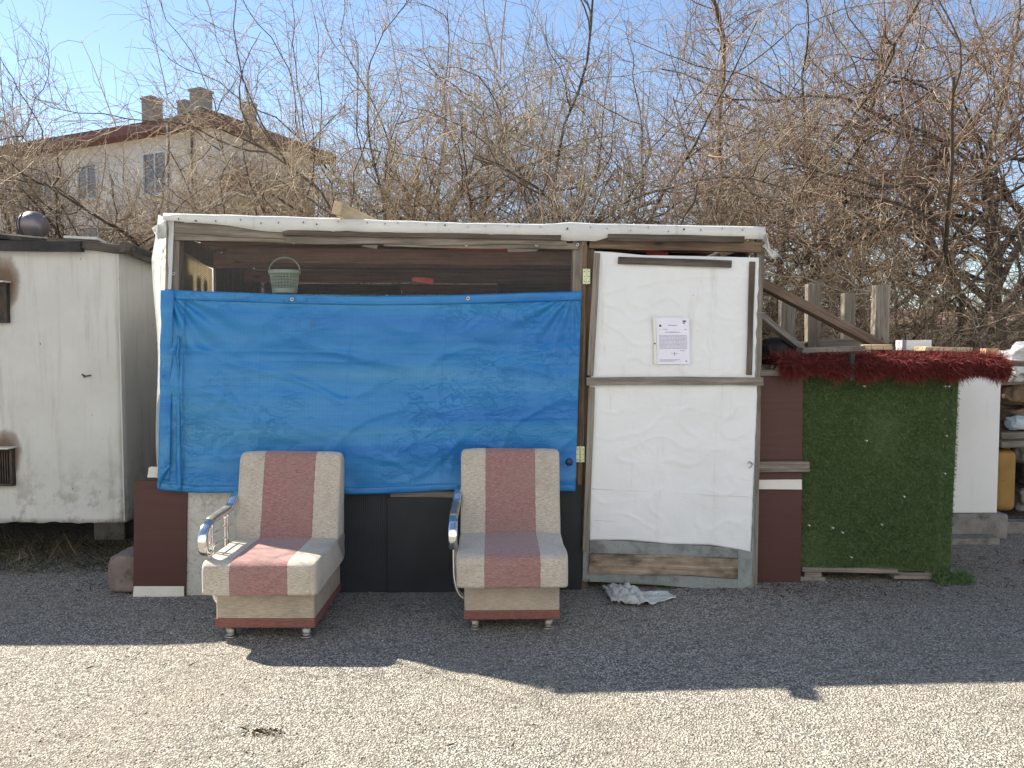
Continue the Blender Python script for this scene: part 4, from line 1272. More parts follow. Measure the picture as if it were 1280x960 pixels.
# turf sheet: backing and blades
def turf():
    n = 52000
    u, v = RNG.random(n), RNG.random(n)
    zt = tz1 + .02; zb = atY(1100, 709, CY).z
    right = TR.x + .004 - .02 * v
    x = TL.x + (right - TL.x) * u
    zlow = zb - .02 * np.sin(u * 9) - .03 * (u > .87)
    z_ = zt + (zlow - zt) * v
    bul = .010 * np.sin(u * 7 + 1) * np.sin(v * 5) + .016 * (np.abs(u - .905) < .012) - .016 * (np.abs(u - .925) < .006) + .012 * np.exp(-((v - .78) / .012) ** 2) * (np.sin(u * 11) > -.2)
    P = np.column_stack([x, CY - .012 - bul, z_])
    d = RNG.normal(size=(n, 3)) * .55; d[:, 1] = -.9; d[:, 2] -= .35; d /= np.linalg.norm(d, axis=1, keepdims=True)
    V, Fq = blades(P, d, .008 + .009 * RNG.random(n), .0032, bend=.7)
    # a loose tuft at the right foot
    k = 1800
    q = np.column_stack([TR.x - .14 + .23 * RNG.random(k), CY - .02 - .10 * RNG.random(k) ** 2, .01 + .05 * RNG.random(k) ** 2])
    d2 = RNG.normal(size=(k, 3)) * .5; d2[:, 2] += .5; d2 /= np.linalg.norm(d2, axis=1, keepdims=True)
    V2, F2 = blades(q, d2, .016 + .02 * RNG.random(k), .0035, bend=.7)
    V, Fq = join([(V, Fq), (V2, F2)])
    # edge blades so that the outline is ragged
    sheet_o = slab('grass_panel', [Vector((TL.x, CY - .006, tz1 + .02)), Vector((TR.x + .004, CY - .006, tz1 + .02)), Vector((TR.x - .016, CY - .006, zb - .03)), Vector((TL.x - .002, CY - .006, zb))], .012, MAT['turf_back'], coop, nrm=FN, bev=0)
    emit('blades', V, Fq, MAT['turf'], sheet_o, M=Matrix.Translation((TL.x, CY, 0)))
    m = MB()
    for px, py in ((1081, 483), (1182, 483), (1187, 483), (1084, 551), (1184, 545), (1182, 592), (1012, 657), (1042, 660), (1103, 656), (1065, 697), (1131, 621), (1054, 666)):
        c = atY(px, py, CY - .034); m.tube([c, c + Vector((0, .03, 0))], .005, 7)
    m.build('nail', MAT['white_strip'], sheet_o)
MAT['turf_back'] = simple('turf_backing', (.05, .085, .035), (.08, .12, .05), 60, rough=.9, bump=.6, bdist=.008, fine=200)
turf()
# pallet base
for z_, y_ in ((.125, CY - .03),):
    plank('pallet_board', atY(1003, 712, CY - .02), atY(1122, 714, CY - .02), .030, .09, MAT['wood_grey'], coop, nrm=FN, rough=.006)
for px in (1016, 1166):
    c = atY(px, 722, CY)
    m = MB(); m.box((c.x, CY + .05, .045), .11, .11, .09); m.build('pallet_block', MAT['wood_grey'], coop, bevel=.006)
plank('pallet_board', atY(1000, 726, CY - .01), atY(1032, 727, CY - .01), .05, .08, MAT['concrete'], coop, nrm=FN, rough=.004)
plank('pallet_board', atY(1118, 720, CY - .02), atY(1178, 721, CY - .02), .04, .08, MAT['wood_grey'], coop, nrm=FN, rough=.004)
# roof boards
rz = 1.435
m = MB(); m.box(((2.0 + 3.2) / 2 - .03, CY + .72, rz - .05), 1.62, 1.42, .035); m.build('roof', MAT['wood_dark'], coop, bevel=.004)
plank('roof_edge_board', atY(1004, 438, CY + .02), atY(1082, 436, CY + .02), .03, .12, MAT['wood_grey'], coop, nrm=FN, rough=.004)
plank('roof_edge_board', atY(1078, 434, CY + .10), atY(1115, 434, CY + .10), .035, .12, MAT['wood_fresh'], coop, nrm=FN, rough=.004)
# white block wall to the right, set back
WY = 5.95
p0, p1 = atY(1185, 470, WY), atY(1251.5, 470, WY)
wz1, wz0 = atY(1220, 462, WY).z, atY(1220, 641, WY).z
wall = empty('white_wall', Vector(((p0.x + p1.x) / 2, WY, 0)), 0, 'narrow white painted wall on a grey concrete plinth beside the artificial grass', 'wall')
m = MB(); m.box(((p0.x + p1.x) / 2, WY + .45, (wz0 + wz1) / 2), p1.x - p0.x, .9, wz1 - wz0); m.build('panel', MAT['render_white'], wall, bevel=.006)
m = MB(); m.box(((p0.x + p1.x) / 2 + .03, WY + .45, wz0 / 2 + .003), p1.x - p0.x + .06, 1.0, wz0 - .006); m.build('plinth', MAT['concrete'], wall, bevel=.02)
# paving slab before it
sp = [ground(1180, 653, .05), ground(1212, 651, .05), ground(1250, 673, .05), ground(1180, 674, .05)]
slab('paving_slab', sp, .05, MAT['concrete'], None, nrm=Vector((0, 0, 1)), bev=.006, amp=.006, M=Matrix.Translation(sp[0]), label='flat broken concrete slab on the ground before the white wall', cat='slab')
p = ground(1216, 664)
lump('stone', (p.x, p.y, .03), .05, .04, .04, MAT['concrete'], 8, label='small grey stone beside the broken concrete slab', cat='stone')
p = ground(1268, 668)
m = MB(); m.box((p.x + .04, p.y + .07, .05), .22, .14, .10); m.build('concrete_block', MAT['concrete'], None, M=Matrix.Translation((p.x + .04, p.y + .07, 0)), bevel=.012, label='pale concrete block on the ground in front of the yellow jerrycan', cat='block')

# shaggy red rugs over the coop's front edge
def rug(x0, x1, ytop, ybot, Y, label, seed, wrap=False):
    L, Rr = atY(x0, 450, Y).x, atY(x1, 450, Y).x
    zt, zb = atY(1100, ytop, Y).z, atY(1100, ybot, Y).z
    root = empty('shag_rug', Vector(((L + Rr) / 2, Y, zb)), 0, label, 'rug', 'crimson shaggy strips over the coop edge')
    T = WM[root.name]
    m = MB(); n = 20; pr = []
    for i in range(n + 1):
        x = lerp(L + .015, Rr - .015, i / n); w_ = .01 * mnoise.noise(Vector((x * 6, seed, 0)))
        pr.append([Vector((x, Y - .01 + w_, zb + .045)), Vector((x, Y - .02 + w_, (zb + zt) / 2)), Vector((x, Y - .005, zt - .02)), Vector((x, Y + .03, zt - .005)), Vector((x, Y + .34, zt - .012)), Vector((x, Y + .34, zt - .024)), Vector((x, Y + .03, zt - .02)), Vector((x, Y + .008, zt - .035)), Vector((x, Y + .004, zb + .045))])
    q = len(pr[0])
    for r_ in pr: m.v += r_
    for i in range(n):
        for j in range(q): m.f.append((i * q + j, (i + 1) * q + j, (i + 1) * q + (j + 1) % q, i * q + (j + 1) % q))
    m.f += [tuple(range(q - 1, -1, -1)), tuple(n * q + j for j in range(q))]
    t = NT('rug_backing'); t.done((.05, .008, .009), .9)
    m.build('backing', t.m, root)
    rg = np.random.default_rng(seed)
    k = int(19000 * (x1 - x0) / 100)
    u = rg.random(k); s_ = rg.random(k)
    x = L + (Rr - L) * u
    vert = s_ < .78
    h = s_ / .78
    y = np.where(vert, Y - .015, Y + .34 * (s_ - .78) / .22)
    z_ = np.where(vert, zb + .05 + (zt - zb - .07) * h, zt - .012)
    P = np.column_stack([x, y, z_])
    d = rg.normal(size=(k, 3)) * .45
    d[:, 1] += np.where(vert, -.5, -.7); d[:, 2] += np.where(vert, -1.0, .10)
    edge = np.minimum(u, 1 - u) * (Rr - L)
    d[:, 0] += np.where(edge < .02, np.where(u < .5, -.2, .2), 0)
    cl = np.sin(x * 71 + seed) * np.sin(x * 43 + z_ * 60) + .6 * np.sin(x * 131 + z_ * 30 + 2)
    d[:, 0] += .22 * cl; d[:, 1] -= .12 * np.abs(cl)
    d /= np.linalg.norm(d, axis=1, keepdims=True)
    V, Fq = blades(P, d, (.022 + .026 * rg.random(k)) * (1 + .35 * np.sin(x * 23 + seed * 2)), .0036, bend=.7, rng=rg)
    emit('pile', V, Fq, MAT['rug'], root)
rug(977, 1064, 446, 474, 4.78, 'shorter crimson shag strip above the brown panel', 3)
rug(1068, 1257, 444, 477, 4.78, 'longer crimson shag strip above the artificial grass and white wall', 4)
m = MB(); a_ = atY(1066, 445, 4.74); m.box((a_.x, 4.755, 1.37), .03, .03, .17); m.build('dark_strap', MAT['felt'], None, M=Matrix.Translation((a_.x, 4.755, 1.28)), bevel=.004, label='narrow dark strap between the two crimson shag strips', cat='strap')

# timber lying across the coop roof
pl_kw = dict(rough=.004)
plank('leaning_plank', atY(952, 352, 5.02), atY(1112, 436, 5.45), .068, .045, MAT['wood_brown'], None, nrm=Vector((.2, -1, .3)).normalized(), label='long brown plank leaning down from the shed corner onto the coop roof', cat='plank', **pl_kw)
plank('steel_rail', atY(950, 392, 5.0), atY(1010, 440, 5.3), .05, .035, MAT['wood_grey'], None, nrm=Vector((.2, -1, .5)).normalized(), label='short grey rail leaning below the long brown plank', cat='rail', **pl_kw)
cr = empty('upturned_crate', atY(1045, 436, 5.7), 0, 'grey wooden crate with four uprights standing on the coop roof', 'crate')
cz = 1.42
for (px, yt, Y, wpx) in ((1019, 355, 5.55, 16), (1104, 356, 5.55, 18), (986, 372, 6.05, 17), (1063, 366, 6.05, 14)):
    a_ = atY(px, yt, Y)
    plank('upright', a_, Vector((a_.x, a_.y, cz)), wpx / F * Y, .07, MAT['wood_grey'], cr, nrm=FN, rough=.004)
for Y, x0, x1, yy in ((5.60, 1010, 1098, 430), (6.02, 985, 1070, 432)):
    plank('rail', atY(x0, yy, Y), atY(x1, yy, Y), .07, .02, MAT['wood_grey'] if Y < 6 else MAT['wood_tan'], cr, nrm=FN, rough=.004)
t = NT('white_foam'); t.done((.78, .78, .78), .8)
a_, b_ = atY(1133, 438, 5.5), atY(1165, 425, 5.5)
m = MB(); m.box(((a_.x + b_.x) / 2, 5.58, (a_.z + b_.z) / 2), b_.x - a_.x, .16, b_.z - a_.z); m.build('foam_block', t.m, None, M=Matrix.Translation((a_.x, 5.58, a_.z)), bevel=.006, label='white foam block on the coop roof behind the crimson shag', cat='block')
plank('pale_plank', atY(1157, 436, 5.25), atY(1216, 437, 5.45), .03, .09, MAT['wood_fresh'], None, nrm=FN, rough=.003, label='short pale plank lying flat beside the white foam block', cat='plank')
a_ = atY(1239, 441, 5.4)
m = MB(); m.box((a_.x, 5.42, a_.z - .005), .09, .07, .07); m.build('wood_block', MAT['wood_tan'], None, M=Matrix.Translation((a_.x, 5.42, a_.z - .04)), bevel=.004, label='small tan wood block at the far end of the crimson shag', cat='block')
# dark cloth heap behind the rail
p = atY(968, 438, 5.35)
lump('dark_sack', (p.x, 5.35, 1.475), .12, .12, .075, MAT['felt'], 12, amp=.5, label='dark crumpled sack on the coop roof under the leaning rail', cat='sack')

# junk heap at the right edge
def jerry():
    c = ground(1262, 655); Y = 6.25
    a_, b_ = atY(1247, 563, Y), atY(1271, 640, Y)
    root = empty('jerrycan', Vector(((a_.x + b_.x) / 2, Y, b_.z - .0)), 0, 'worn yellow plastic jerrycan with a dark scuff, standing behind the white wall', 'jerrycan')
    t = NT('faded_yellow_plastic')
    n = t.noise(t.co, 6, 6)
    col = t.ramp(n, [(.3, (.24, .135, .035)), (.7, (.32, .19, .055))])
    col = t.mix(t.ramp(t.noise(t.co, 8, 6, .7), [(.6, 0.0), (.68, .9)]), col, (.09, .05, .02))
    t.done(col, .5, None, 0, .3)
    m = MB(); m.box(((a_.x + b_.x) / 2, Y + .09, (a_.z + b_.z) / 2), (b_.x - a_.x), .18, a_.z - b_.z); m.build('body', t.m, root, bevel=.065, seg=5, smooth=True)
    m = MB(); cc = Vector((a_.x + .06, Y + .09, a_.z)); m.tube(bez([cc + Vector((-.03, 0, -.01)), cc + Vector((-.02, 0, .03)), cc + Vector((.04, 0, .03)), cc + Vector((.06, 0, -.01))], 5), .010, 8); m.build('handle', t.m, root, smooth=True)
    m = MB(); m.lathe((b_.x - .035, Y + .09, a_.z - .02), [(.018, 0), (.018, .035), (.021, .036), (.021, .05), (.016, .052)], 14); m.build('cap', t.m, root, smooth=True)
    m = MB(); m.box(((a_.x + b_.x) / 2, Y + .09, b_.z / 2 - .01), .3, .3, max(.02, b_.z - .02)); m.build('footing', MAT['dark_metal'], root)
jerry()
heap_m = {k: simple(k, a, b, 8, rough=.9, bump=.6, bdist=.02) for k, a, b in (('sack_brown', (.13, .09, .06), (.22, .16, .11)), ('sack_grey', (.15, .145, .14), (.26, .25, .24)), ('sack_black', (.015, .015, .016), (.04, .04, .04)))}
hb_ = [(1288, 622, .14, 'sack_grey', 'lowest grey sack of the heap beside the yellow jerrycan'), (1292, 590, .15, 'sack_black', 'black sack in the heap above the lowest grey one'), (1284, 565, .13, 'sack_grey', 'crumpled grey sack level with the top of the jerrycan'),
       (1278, 523, .12, 'sack_brown', 'brown sack in the heap under the pale boards'), (1272, 492, .12, 'sack_brown', 'brown sack highest in the heap above the pale boards')]
for i, (px, py, r, mk, lb) in enumerate(hb_):
    c = atY(px, py, 6.45)
    lump('filled_sack', c, r * 1.15, r, r * .75, heap_m[mk], 20 + i * 3, amp=.5, flat=False, label=lb, cat='sack', group='sacks heaped behind the white wall')
for i, (py, Y, lb) in enumerate(((545, 6.3, 'lower pale board laid on the sacks beside the white wall'), (556, 6.2, 'lowest pale board sticking out above the jerrycan'), (478, 6.3, 'topmost pale board under the white plastic bag'))):
    plank('heap_board', atY(1252, py, Y), atY(1330, py - 2, Y), .05, .22, MAT['wood_grey'], None, nrm=FN, label=lb, cat='board', group='boards in the heap by the white wall')
c = atY(1274, 529, 6.15)
t = NT('bluish_clear_plastic'); n = t.noise(t.co, 14, 6, .6, 1); t.done((.42, .50, .55), .2, t.bump(n, .6, .02), 0, .6)
lump('plastic_bottle_bag', c, .09, .07, .055, t.m, 40, amp=.6, flat=False, label='bluish clear plastic bag pressed between brown sacks and pale boards', cat='bag')
t2 = NT('white_carrier_plastic'); n = t2.noise(t2.co, 10, 6, .6, 1); t2.done((.55, .55, .56), .35, t2.bump(n, .6, .03), 0, .4)
c = atY(1282, 455, 6.1)
lump('white_plastic_bag', c, .16, .12, .13, t2.m, 45, amp=.9, flat=False, label='white plastic carrier bag on top of the heap beside the crimson shag', cat='bag')
m = MB(); m.box((4.3, 6.75, .62), 1.0, .5, 1.24); m.build('stacked_pallets', MAT['wood_dark'], None, M=Matrix.Translation((4.3, 6.75, 0)), bevel=.01, label='dark timber stack behind the sacks and the white wall', cat='timber stack')

# ================================================================ APARTMENT BUILDING
def building():
    K = Vector((-13.3, 35, 0)); La = Vector((-27.0, 41.2, 0)); Ra = Vector((-10.2, 43.0, 0))
    u1 = (La - K).normalized(); u2 = Vector((-u1.y, u1.x, 0)) * -1
    if u2.y < 0: u2 = -u2
    WL, WR = 17.0, 7.0
    ez = 11.25
    root = empty('apartment_building', K, 0, 'pale apartment block with a red edged roof and four chimneys behind the trees', 'building')
    wallm = simple('glare_paled_render', (.66, .60, .53), (.74, .69, .62), 1.0, rough=.9, bump=.1, dirt=(.50, .45, .39), dirt_scale=1.2, dirt_at=(.6, .9))  # wall and trim paled: glare over the far block put into the colour
    redm = simple('red_brown_trim', (.17, .078, .068), (.23, .11, .096), 2, rough=.8, bump=.1)
    roofm = simple('brown_roof_tile', (.12, .07, .055), (.19, .115, .09), 6, (1, 1, 1), .9, .4, .05)
    chm = simple('chimney_brick', (.24, .205, .175), (.34, .30, .26), 4, rough=.95, bump=.3)
    glm = NT('window_glass'); glm.done((.15, .16, .17), .25, None, 0, .5)
    pvc = NT('white_window_frame'); pvc.done((.62, .63, .63), .5)
    dk = NT('dark_railing'); dk.done((.04, .04, .045), .6)
    def P(a, b, z_): return K + u1 * a + u2 * b + Vector((0, 0, z_))
    m = MB(); m.prism([P(0, 0, 0), P(WL, 0, 0), P(WL, WR, 0), P(0, WR, 0)], [P(0, 0, ez), P(WL, 0, ez), P(WL, WR, ez), P(0, WR, ez)]); m.build('wall', wallm, root)
    o = .8
    m = MB(); q = [P(-o, -o, ez - .05), P(WL + o, -o, ez - .05), P(WL + o, WR + o, ez - .05), P(-o, WR + o, ez - .05)]
    m.prism(q, [v + Vector((0, 0, .42)) for v in q]); m.build('fascia', redm, root)
    q = [P(-o - .05, -o - .05, ez + .372), P(WL + o, -o - .05, ez + .372), P(WL + o, WR + o, ez + .372), P(-o - .05, WR + o, ez + .372)]
    r1, r2 = P(3.5, WR / 2, ez + 1.15), P(WL - 3.5, WR / 2, ez + 1.15)
    m = MB(); m.add(q + [r1, r2], [(0, 1, 5, 4), (1, 2, 5), (2, 3, 4, 5), (3, 0, 4), (0, 3, 2, 1)]); rf = m.build('roof', roofm, root)
    Rm = Matrix(((u1.x, u2.x, 0), (u1.y, u2.y, 0), (0, 0, 1)))
    for px, yt, yb, wpx, Y in ((190, 125, 152, 21, 40.0), (232, 129, 150, 17, 41.0), (251, 115, 150, 23, 39.0), (311.5, 131, 168, 15, 42.0)):
        t_ = atY(px, yt, Y); b_ = atY(px, yb + 8, Y); wd = wpx / F * Y * .8
        m = MB(); m.box((t_.x, Y, (t_.z + b_.z) / 2), wd, wd, t_.z - b_.z, Rm.to_4x4()); m.box((t_.x, Y, t_.z + .02), wd * 1.14, wd * 1.14, .12, Rm.to_4x4())
        m.build('chimney', chm, rf)
    def win(face, a, z_, w_, h_, bal=False):
        # recessed frame and glass; face 1: left facade (out = -u2), 2: right facade (out = -u1)
        out = -u2 if face == 1 else -u1; al = u1 if face == 1 else u2
        c = (K + al * a + Vector((0, 0, z_)))
        Mx = Matrix(((al.x, out.x, 0), (al.y, out.y, 0), (0, 0, 1))).to_4x4()
        m = MB()
        for s_ in (-1, 1):
            m.box(c + al * s_ * w_ / 2 + out * .05, .10, .12, h_ + .1, Mx); m.box(c + Vector((0, 0, s_ * h_ / 2)) + out * .052, w_ - .1, .118, .10, Mx)
        m.box(c + out * .045, .07, .10, h_ - .1, Mx)
        f_ = m.build('window', pvc.m, root)
        m = MB(); m.box(c + out * .02, w_ - .08, .03, h_ - .08, Mx); m.build('pane', glm.m, f_)
        m = MB(); m.box(c + Vector((0, 0, -h_ / 2 - .1)) + out * .1, w_ + .2, .24, .08, Mx); m.build('sill', wallm, f_)
    for z_ in (9.5, 6.5, 3.5):
        for a, w_ in ((3.6, 1.5), (8.2, 1.4), (11.4, 1.4), (15, 1.6)):
            win(1, a, z_, w_, 1.65 if a > 4 else 1.9)
        for a in (1.6, 5.2): win(2, a, z_, 1.4, 1.5)
    for z_ in (8.3, 5.3):
        c = K + u2 * 2.6 - u1 * .55
        Mx = Matrix(((u2.x, -u1.x, 0), (u2.y, -u1.y, 0), (0, 0, 1))).to_4x4()
        m = MB(); m.box(c + Vector((0, 0, z_)), 4.6, 1.1, .16, Mx); bl = m.build('balcony', wallm, root)
        m = MB(); m.box(c + Vector((0, 0, z_ + .48)) - u1 * .52, 4.6, .05, .78, Mx); m.box(c + Vector((0, 0, z_ + .48)) - u2 * 2.28, .05, 1.0, .78, Mx); m.build('balcony_panel', redm, bl)
        m = MB(); m.box(c + Vector((0, 0, z_ + 1.22)) - u1 * .52, 4.6, .05, .06, Mx); m.box(c + Vector((0, 0, z_ + 1.05)) - u1 * .52, 4.6, .04, .04, Mx)
        for q_ in range(10): m.box(c + u2 * (-2.2 + q_ * .49) - u1 * .52 + Vector((0, 0, z_ + 1.04)), .03, .03, .36, Mx)
        m.build('balcony_rail', dk.m, bl)
    a_ = K - u2 * .12 + u1 * 1.2
    m = MB(); m.tube([a_ + Vector((0, 0, ez)), a_ + Vector((0, 0, 1))], .06, 8); m.build('downpipe', dk.m, root)
building()
def lamp_post():
    Y = 26.0
    t = NT('galvanised_lamp_post'); t.done((.15, .15, .148), .8, None, 0, .2)
    b_ = atY(210, 432, Y); b_.z = 0
    root = empty('street_lamp', b_, 0, 'galvanised street lamp with a curved arm in front of the apartment block', 'street lamp')
    top = atY(210, 156, Y)
    m = MB(); m.tube([b_, top], [.06, .04], 10); m.build('pole', t.m, root, smooth=True)
    m = MB(); m.tube(bez([top, atY(214, 150, Y), atY(226, 143, Y), atY(244, 138, Y)], 8), .035, 8); m.build('arm', t.m, root, smooth=True)
    a_, c_ = atY(243, 138, Y), atY(258, 137, Y)
    m = MB(); m.tube([a_, a_.lerp(c_, .3), a_.lerp(c_, .7), c_], [.05, .12, .13, .05], 12); m.build('lamp_head', t.m, root, smooth=True)
lamp_post()

# added unseen building behind the viewer: bounces sun into the shade, mirrored by chrome
def bounce_row():
    root = empty('unseen_bounce_building', (0, -11, 0), 0, 'long pale grey unseen building added across the yard to bounce sunlight onto the shed', 'building')
    wl = simple('pale_grey_render', (.64, .655, .67), (.71, .725, .74), .8, rough=.9, bump=.1)
    gl = NT('facing_window_glass'); gl.done((.10, .12, .14), .1, None, 0, .6)
    m = MB(); m.box((0, -15, 8.4), 64, 8, 16.8); m.build('wall', wl, root)
    rm = simple('facing_roof', (.19, .085, .06), (.27, .13, .095), 2, rough=.9, bump=.2)
    m = MB(); m.prism([Vector((-32.4, -10.6, 16.81)), Vector((32.4, -10.6, 16.81)), Vector((32.4, -15, 18.6)), Vector((-32.4, -15, 18.6))], [Vector((-32.4, -19.4, 16.80)), Vector((32.4, -19.4, 16.80)), Vector((32.4, -15.01, 18.59)), Vector((-32.4, -15.01, 18.59))]); m.build('roof', rm, root)
    for k in range(12):
        for z_ in (1.9, 4.9, 7.9, 10.9, 13.9):
            m = MB(); m.box((-27 + k * 4.9, -10.99, z_), 1.2, .06, 1.3); m.build('window', gl.m, root)
bounce_row()

# distant red roofed houses beyond the trees
def house(px0, px1, Y, ze, zr, label):
    a_, b_ = atY(px0, 432, Y).x, atY(px1, 432, Y).x
    root = empty('distant_house', Vector(((a_ + b_) / 2, Y, 0)), 0, label, 'house', 'red roofed houses beyond the trees')
    wl = simple('distant_house_wall', (.42, .38, .33), (.50, .46, .41), 1, rough=.9, bump=0.05)
    rm = simple('distant_clay_roof', (.19, .115, .095), (.26, .165, .14), 2, rough=.9, bump=.2)
    m = MB(); m.box(((a_ + b_) / 2, Y + 4, ze / 2), b_ - a_, 8, ze); m.build('wall', wl, root)
    e = .5
    m = MB(); m.add([(a_ - e, Y - e, ze + .01), (b_ + e, Y - e, ze + .01), (b_ + e, Y + 8 + e, ze + .01), (a_ - e, Y + 8 + e, ze + .01), (a_ + 1, Y + 4, zr), (b_ - 1, Y + 4, zr)], [(0, 1, 5, 4), (1, 2, 5), (2, 3, 4, 5), (3, 0, 4), (3, 2, 1, 0)])
    m.build('roof', rm, root)
    gl = NT('dark_window_glass'); gl.done((.06, .07, .085), .15, None, 0, .6)
    n = max(2, int((b_ - a_) / 3))
    for k in range(n):
        m = MB(); m.box((lerp(a_, b_, (k + .5) / n), Y - .02, ze - 1.5), 1.1, .08, 1.2); m.build('window', gl.m, root)
house(930, 1085, 62, 3.2, 4.7, 'cream house with a red clay roof seen above the crate')
house(1105, 1330, 75, 3.3, 5.2, 'wider cream house with a red clay roof far right behind the branches')

# ================================================================ BARE TREES
def grow(P, D, L, K, wander, trop, rng):
    n = len(P); out = np.empty((n, K, 3)); out[:, 0] = P
    d = D / np.linalg.norm(D, axis=1, keepdims=True); p = P.copy()
    for k in range(1, K):
        d = d + rng.normal(size=(n, 3)) * wander + trop
        d /= np.linalg.norm(d, axis=1, keepdims=True)
        p = p + d * (L / (K - 1))[:, None]
        out[:, k] = p
    return out
def spawn(paths, radii, n, t0, t1, ang0, ang1, rng, wts=None):
    N, K, _ = paths.shape
    L = np.linalg.norm(paths[:, -1] - paths[:, 0], axis=1)
    pr = L if wts is None else L * wts
    idx = rng.choice(N, n, p=pr / pr.sum())
    t = (t0 + (t1 - t0) * rng.random(n)) * (K - 1)
    i = np.minimum(t.astype(int), K - 2); f = (t - i)[:, None]
    a, b = paths[idx, i], paths[idx, i + 1]
    P = a + (b - a) * f
    T = b - a; T /= np.linalg.norm(T, axis=1, keepdims=True) + 1e-9
    q = np.cross(T, rng.normal(size=(n, 3))); q /= np.linalg.norm(q, axis=1, keepdims=True) + 1e-9
    an = (ang0 + (ang1 - ang0) * rng.random(n))[:, None]
    D = T * np.cos(an) + q * np.sin(an)
    r = radii[idx, i] * (1 - f[:, 0]) + radii[idx, i + 1] * f[:, 0]
    return P, D, r
def tubes(paths, radii, sides):
    N, K, _ = paths.shape
    T = np.empty_like(paths); T[:, 1:-1] = paths[:, 2:] - paths[:, :-2]; T[:, 0] = paths[:, 1] - paths[:, 0]; T[:, -1] = paths[:, -1] - paths[:, -2]
    T /= np.linalg.norm(T, axis=2, keepdims=True) + 1e-9
    ref = np.where(np.abs(T[:, :1, 2:3]) > .75, np.array([1., .1, 0]), np.array([.1, .05, 1.]))
    U = np.cross(T, ref); U /= np.linalg.norm(U, axis=2, keepdims=True) + 1e-9
    W_ = np.cross(T, U)
    an = 2 * np.pi * np.arange(sides) / sides
    V = paths[:, :, None, :] + radii[:, :, None, None] * (U[:, :, None, :] * np.cos(an)[None, None, :, None] + W_[:, :, None, :] * np.sin(an)[None, None, :, None])
    V = V.reshape(-1, 3)
    base = (np.arange(N) * K * sides)[:, None, None] + (np.arange(K - 1) * sides)[None, :, None]
    j = np.arange(sides)[None, None, :]; j2 = (np.arange(sides) + 1)[None, None, :] % sides
    Fq = np.stack([base + j, base + j2, base + sides + j2, base + sides + j], -1).reshape(-1, 4)
    return V, Fq
def taper(n, K, r0, end=.35): return np.asarray(r0).reshape(-1, 1) * np.linspace(1, end, K)[None, :]

def tree(base, h, lean, label, seed, trunk_r=.10, limbs=7, n3=60, n4=520, n5=2200, twig='twig', spread=1.0, shoots=120, trunk_h=.35, up=.06, arch=.0, name='bare_tree', group='bare trees behind the shed', droop=0.0, cat='tree'):
    rg = np.random.default_rng(seed)
    base = Vector(base)
    root = empty(name, base, 0, label, cat, group)
    B = np.array([[base.x, base.y, -.05]])
    th = h * trunk_h
    d0 = np.array([[lean[0], lean[1], 1.0]])
    K1 = 9
    tr = grow(B, d0, np.array([th * 1.25]), K1, .05, np.array([lean[0] * .06, 0, .02]), rg)
    trr = taper(1, K1, [trunk_r], .6)
    # limbs from the upper trunk
    P, D, r = spawn(tr, trr, limbs, .45, 1.0, .35, 1.0, rg)
    P[0] = tr[0, -1]; D[0] = tr[0, -1] - tr[0, -2]
    D[:, 2] = np.abs(D[:, 2]) * .7 + .45; D[:, :2] *= spread
    K2 = 14
    L2 = h * (.55 + .40 * rg.random(limbs))
    p2 = grow(P, D, L2, K2, .15, np.array([0, 0, up * .4 - .012 - arch]), rg); r2 = taper(limbs, K2, r * .88, .24)
    P, D, r = spawn(p2, r2, n3, .18, 1.0, .5, 1.15, rg)
    K3 = 12
    L3 = h * (.18 + .30 * rg.random(n3)); D[:, 2] += .12
    p3 = grow(P, D, L3, K3, .20, np.array([0, 0, up - .02 - arch * .6]), rg); r3 = taper(n3, K3, np.clip(r * .72, .0085, .05), .25)
    allp = np.concatenate([p2[:, np.linspace(0, K2 - 1, K3).round().astype(int)], p3]); allr = np.concatenate([r2[:, np.linspace(0, K2 - 1, K3).round().astype(int)], r3])
    P, D, r = spawn(allp, allr, n4, .2, 1.0, .5, 1.25, rg)
    K4 = 8
    L4 = h * (.06 + .15 * rg.random(n4)); D[:, 2] += .12
    p4 = grow(P, D, L4, K4, .24, np.array([0, 0, up * .6 - droop]), rg); r4 = taper(n4, K4, np.clip(r * .5, .0035, .012), .4)
    # upright water shoots
    P, D, r = spawn(allp, allr, shoots, .25, 1.0, .2, .8, rg)
    D = D * .35 + np.array([0, 0, 1.0])
    K5 = 7
    ps = grow(P, D, h * (.08 + .20 * rg.random(shoots)), K5, .05, np.array([0, 0, .05]), rg); rs_ = taper(shoots, K5, np.full(shoots, .0055), .35)
    src = np.concatenate([p4[:, :7], ps]); srr = np.concatenate([r4[:, :7], rs_])
    P, D, r = spawn(src, srr, n5, .1, 1.0, .45, 1.3, rg)
    K6 = 5
    L6 = .12 + .42 * rg.random(n5) ** 1.5
    p6 = grow(P, D, L6, K6, .28, np.array([0, 0, .02 - droop]), rg); r6 = taper(n5, K6, np.clip(r * .65, .0020, .0045), .5)
    def clear(p, r):
        k = ~np.any((p[:, :, 1] < 7.05) & (p[:, :, 2] < 2.5), axis=1)
        return p[k], r[k]
    p2, r2 = clear(p2, r2); p3, r3 = clear(p3, r3); p4, r4 = clear(p4, r4); ps, rs_ = clear(ps, rs_); p6, r6 = clear(p6, r6)
    V, Fq = tubes(tr, trr, 10)
    V, Fq = join([(V, Fq), tubes(p2, r2, 7), tubes(p3, r3, 5)])
    M = Matrix.Translation(base)
    emit('trunk', V, Fq, MAT['bark'], root, M=M, smooth=True)
    b_ = tubes(p4, r4, 3); c_ = tubes(ps, rs_, 3); e_ = tubes(p6, r6, 3)
    V, Fq = join([b_, c_, e_])
    emit('crown', V, Fq, MAT[twig], root, M=M, smooth=True)
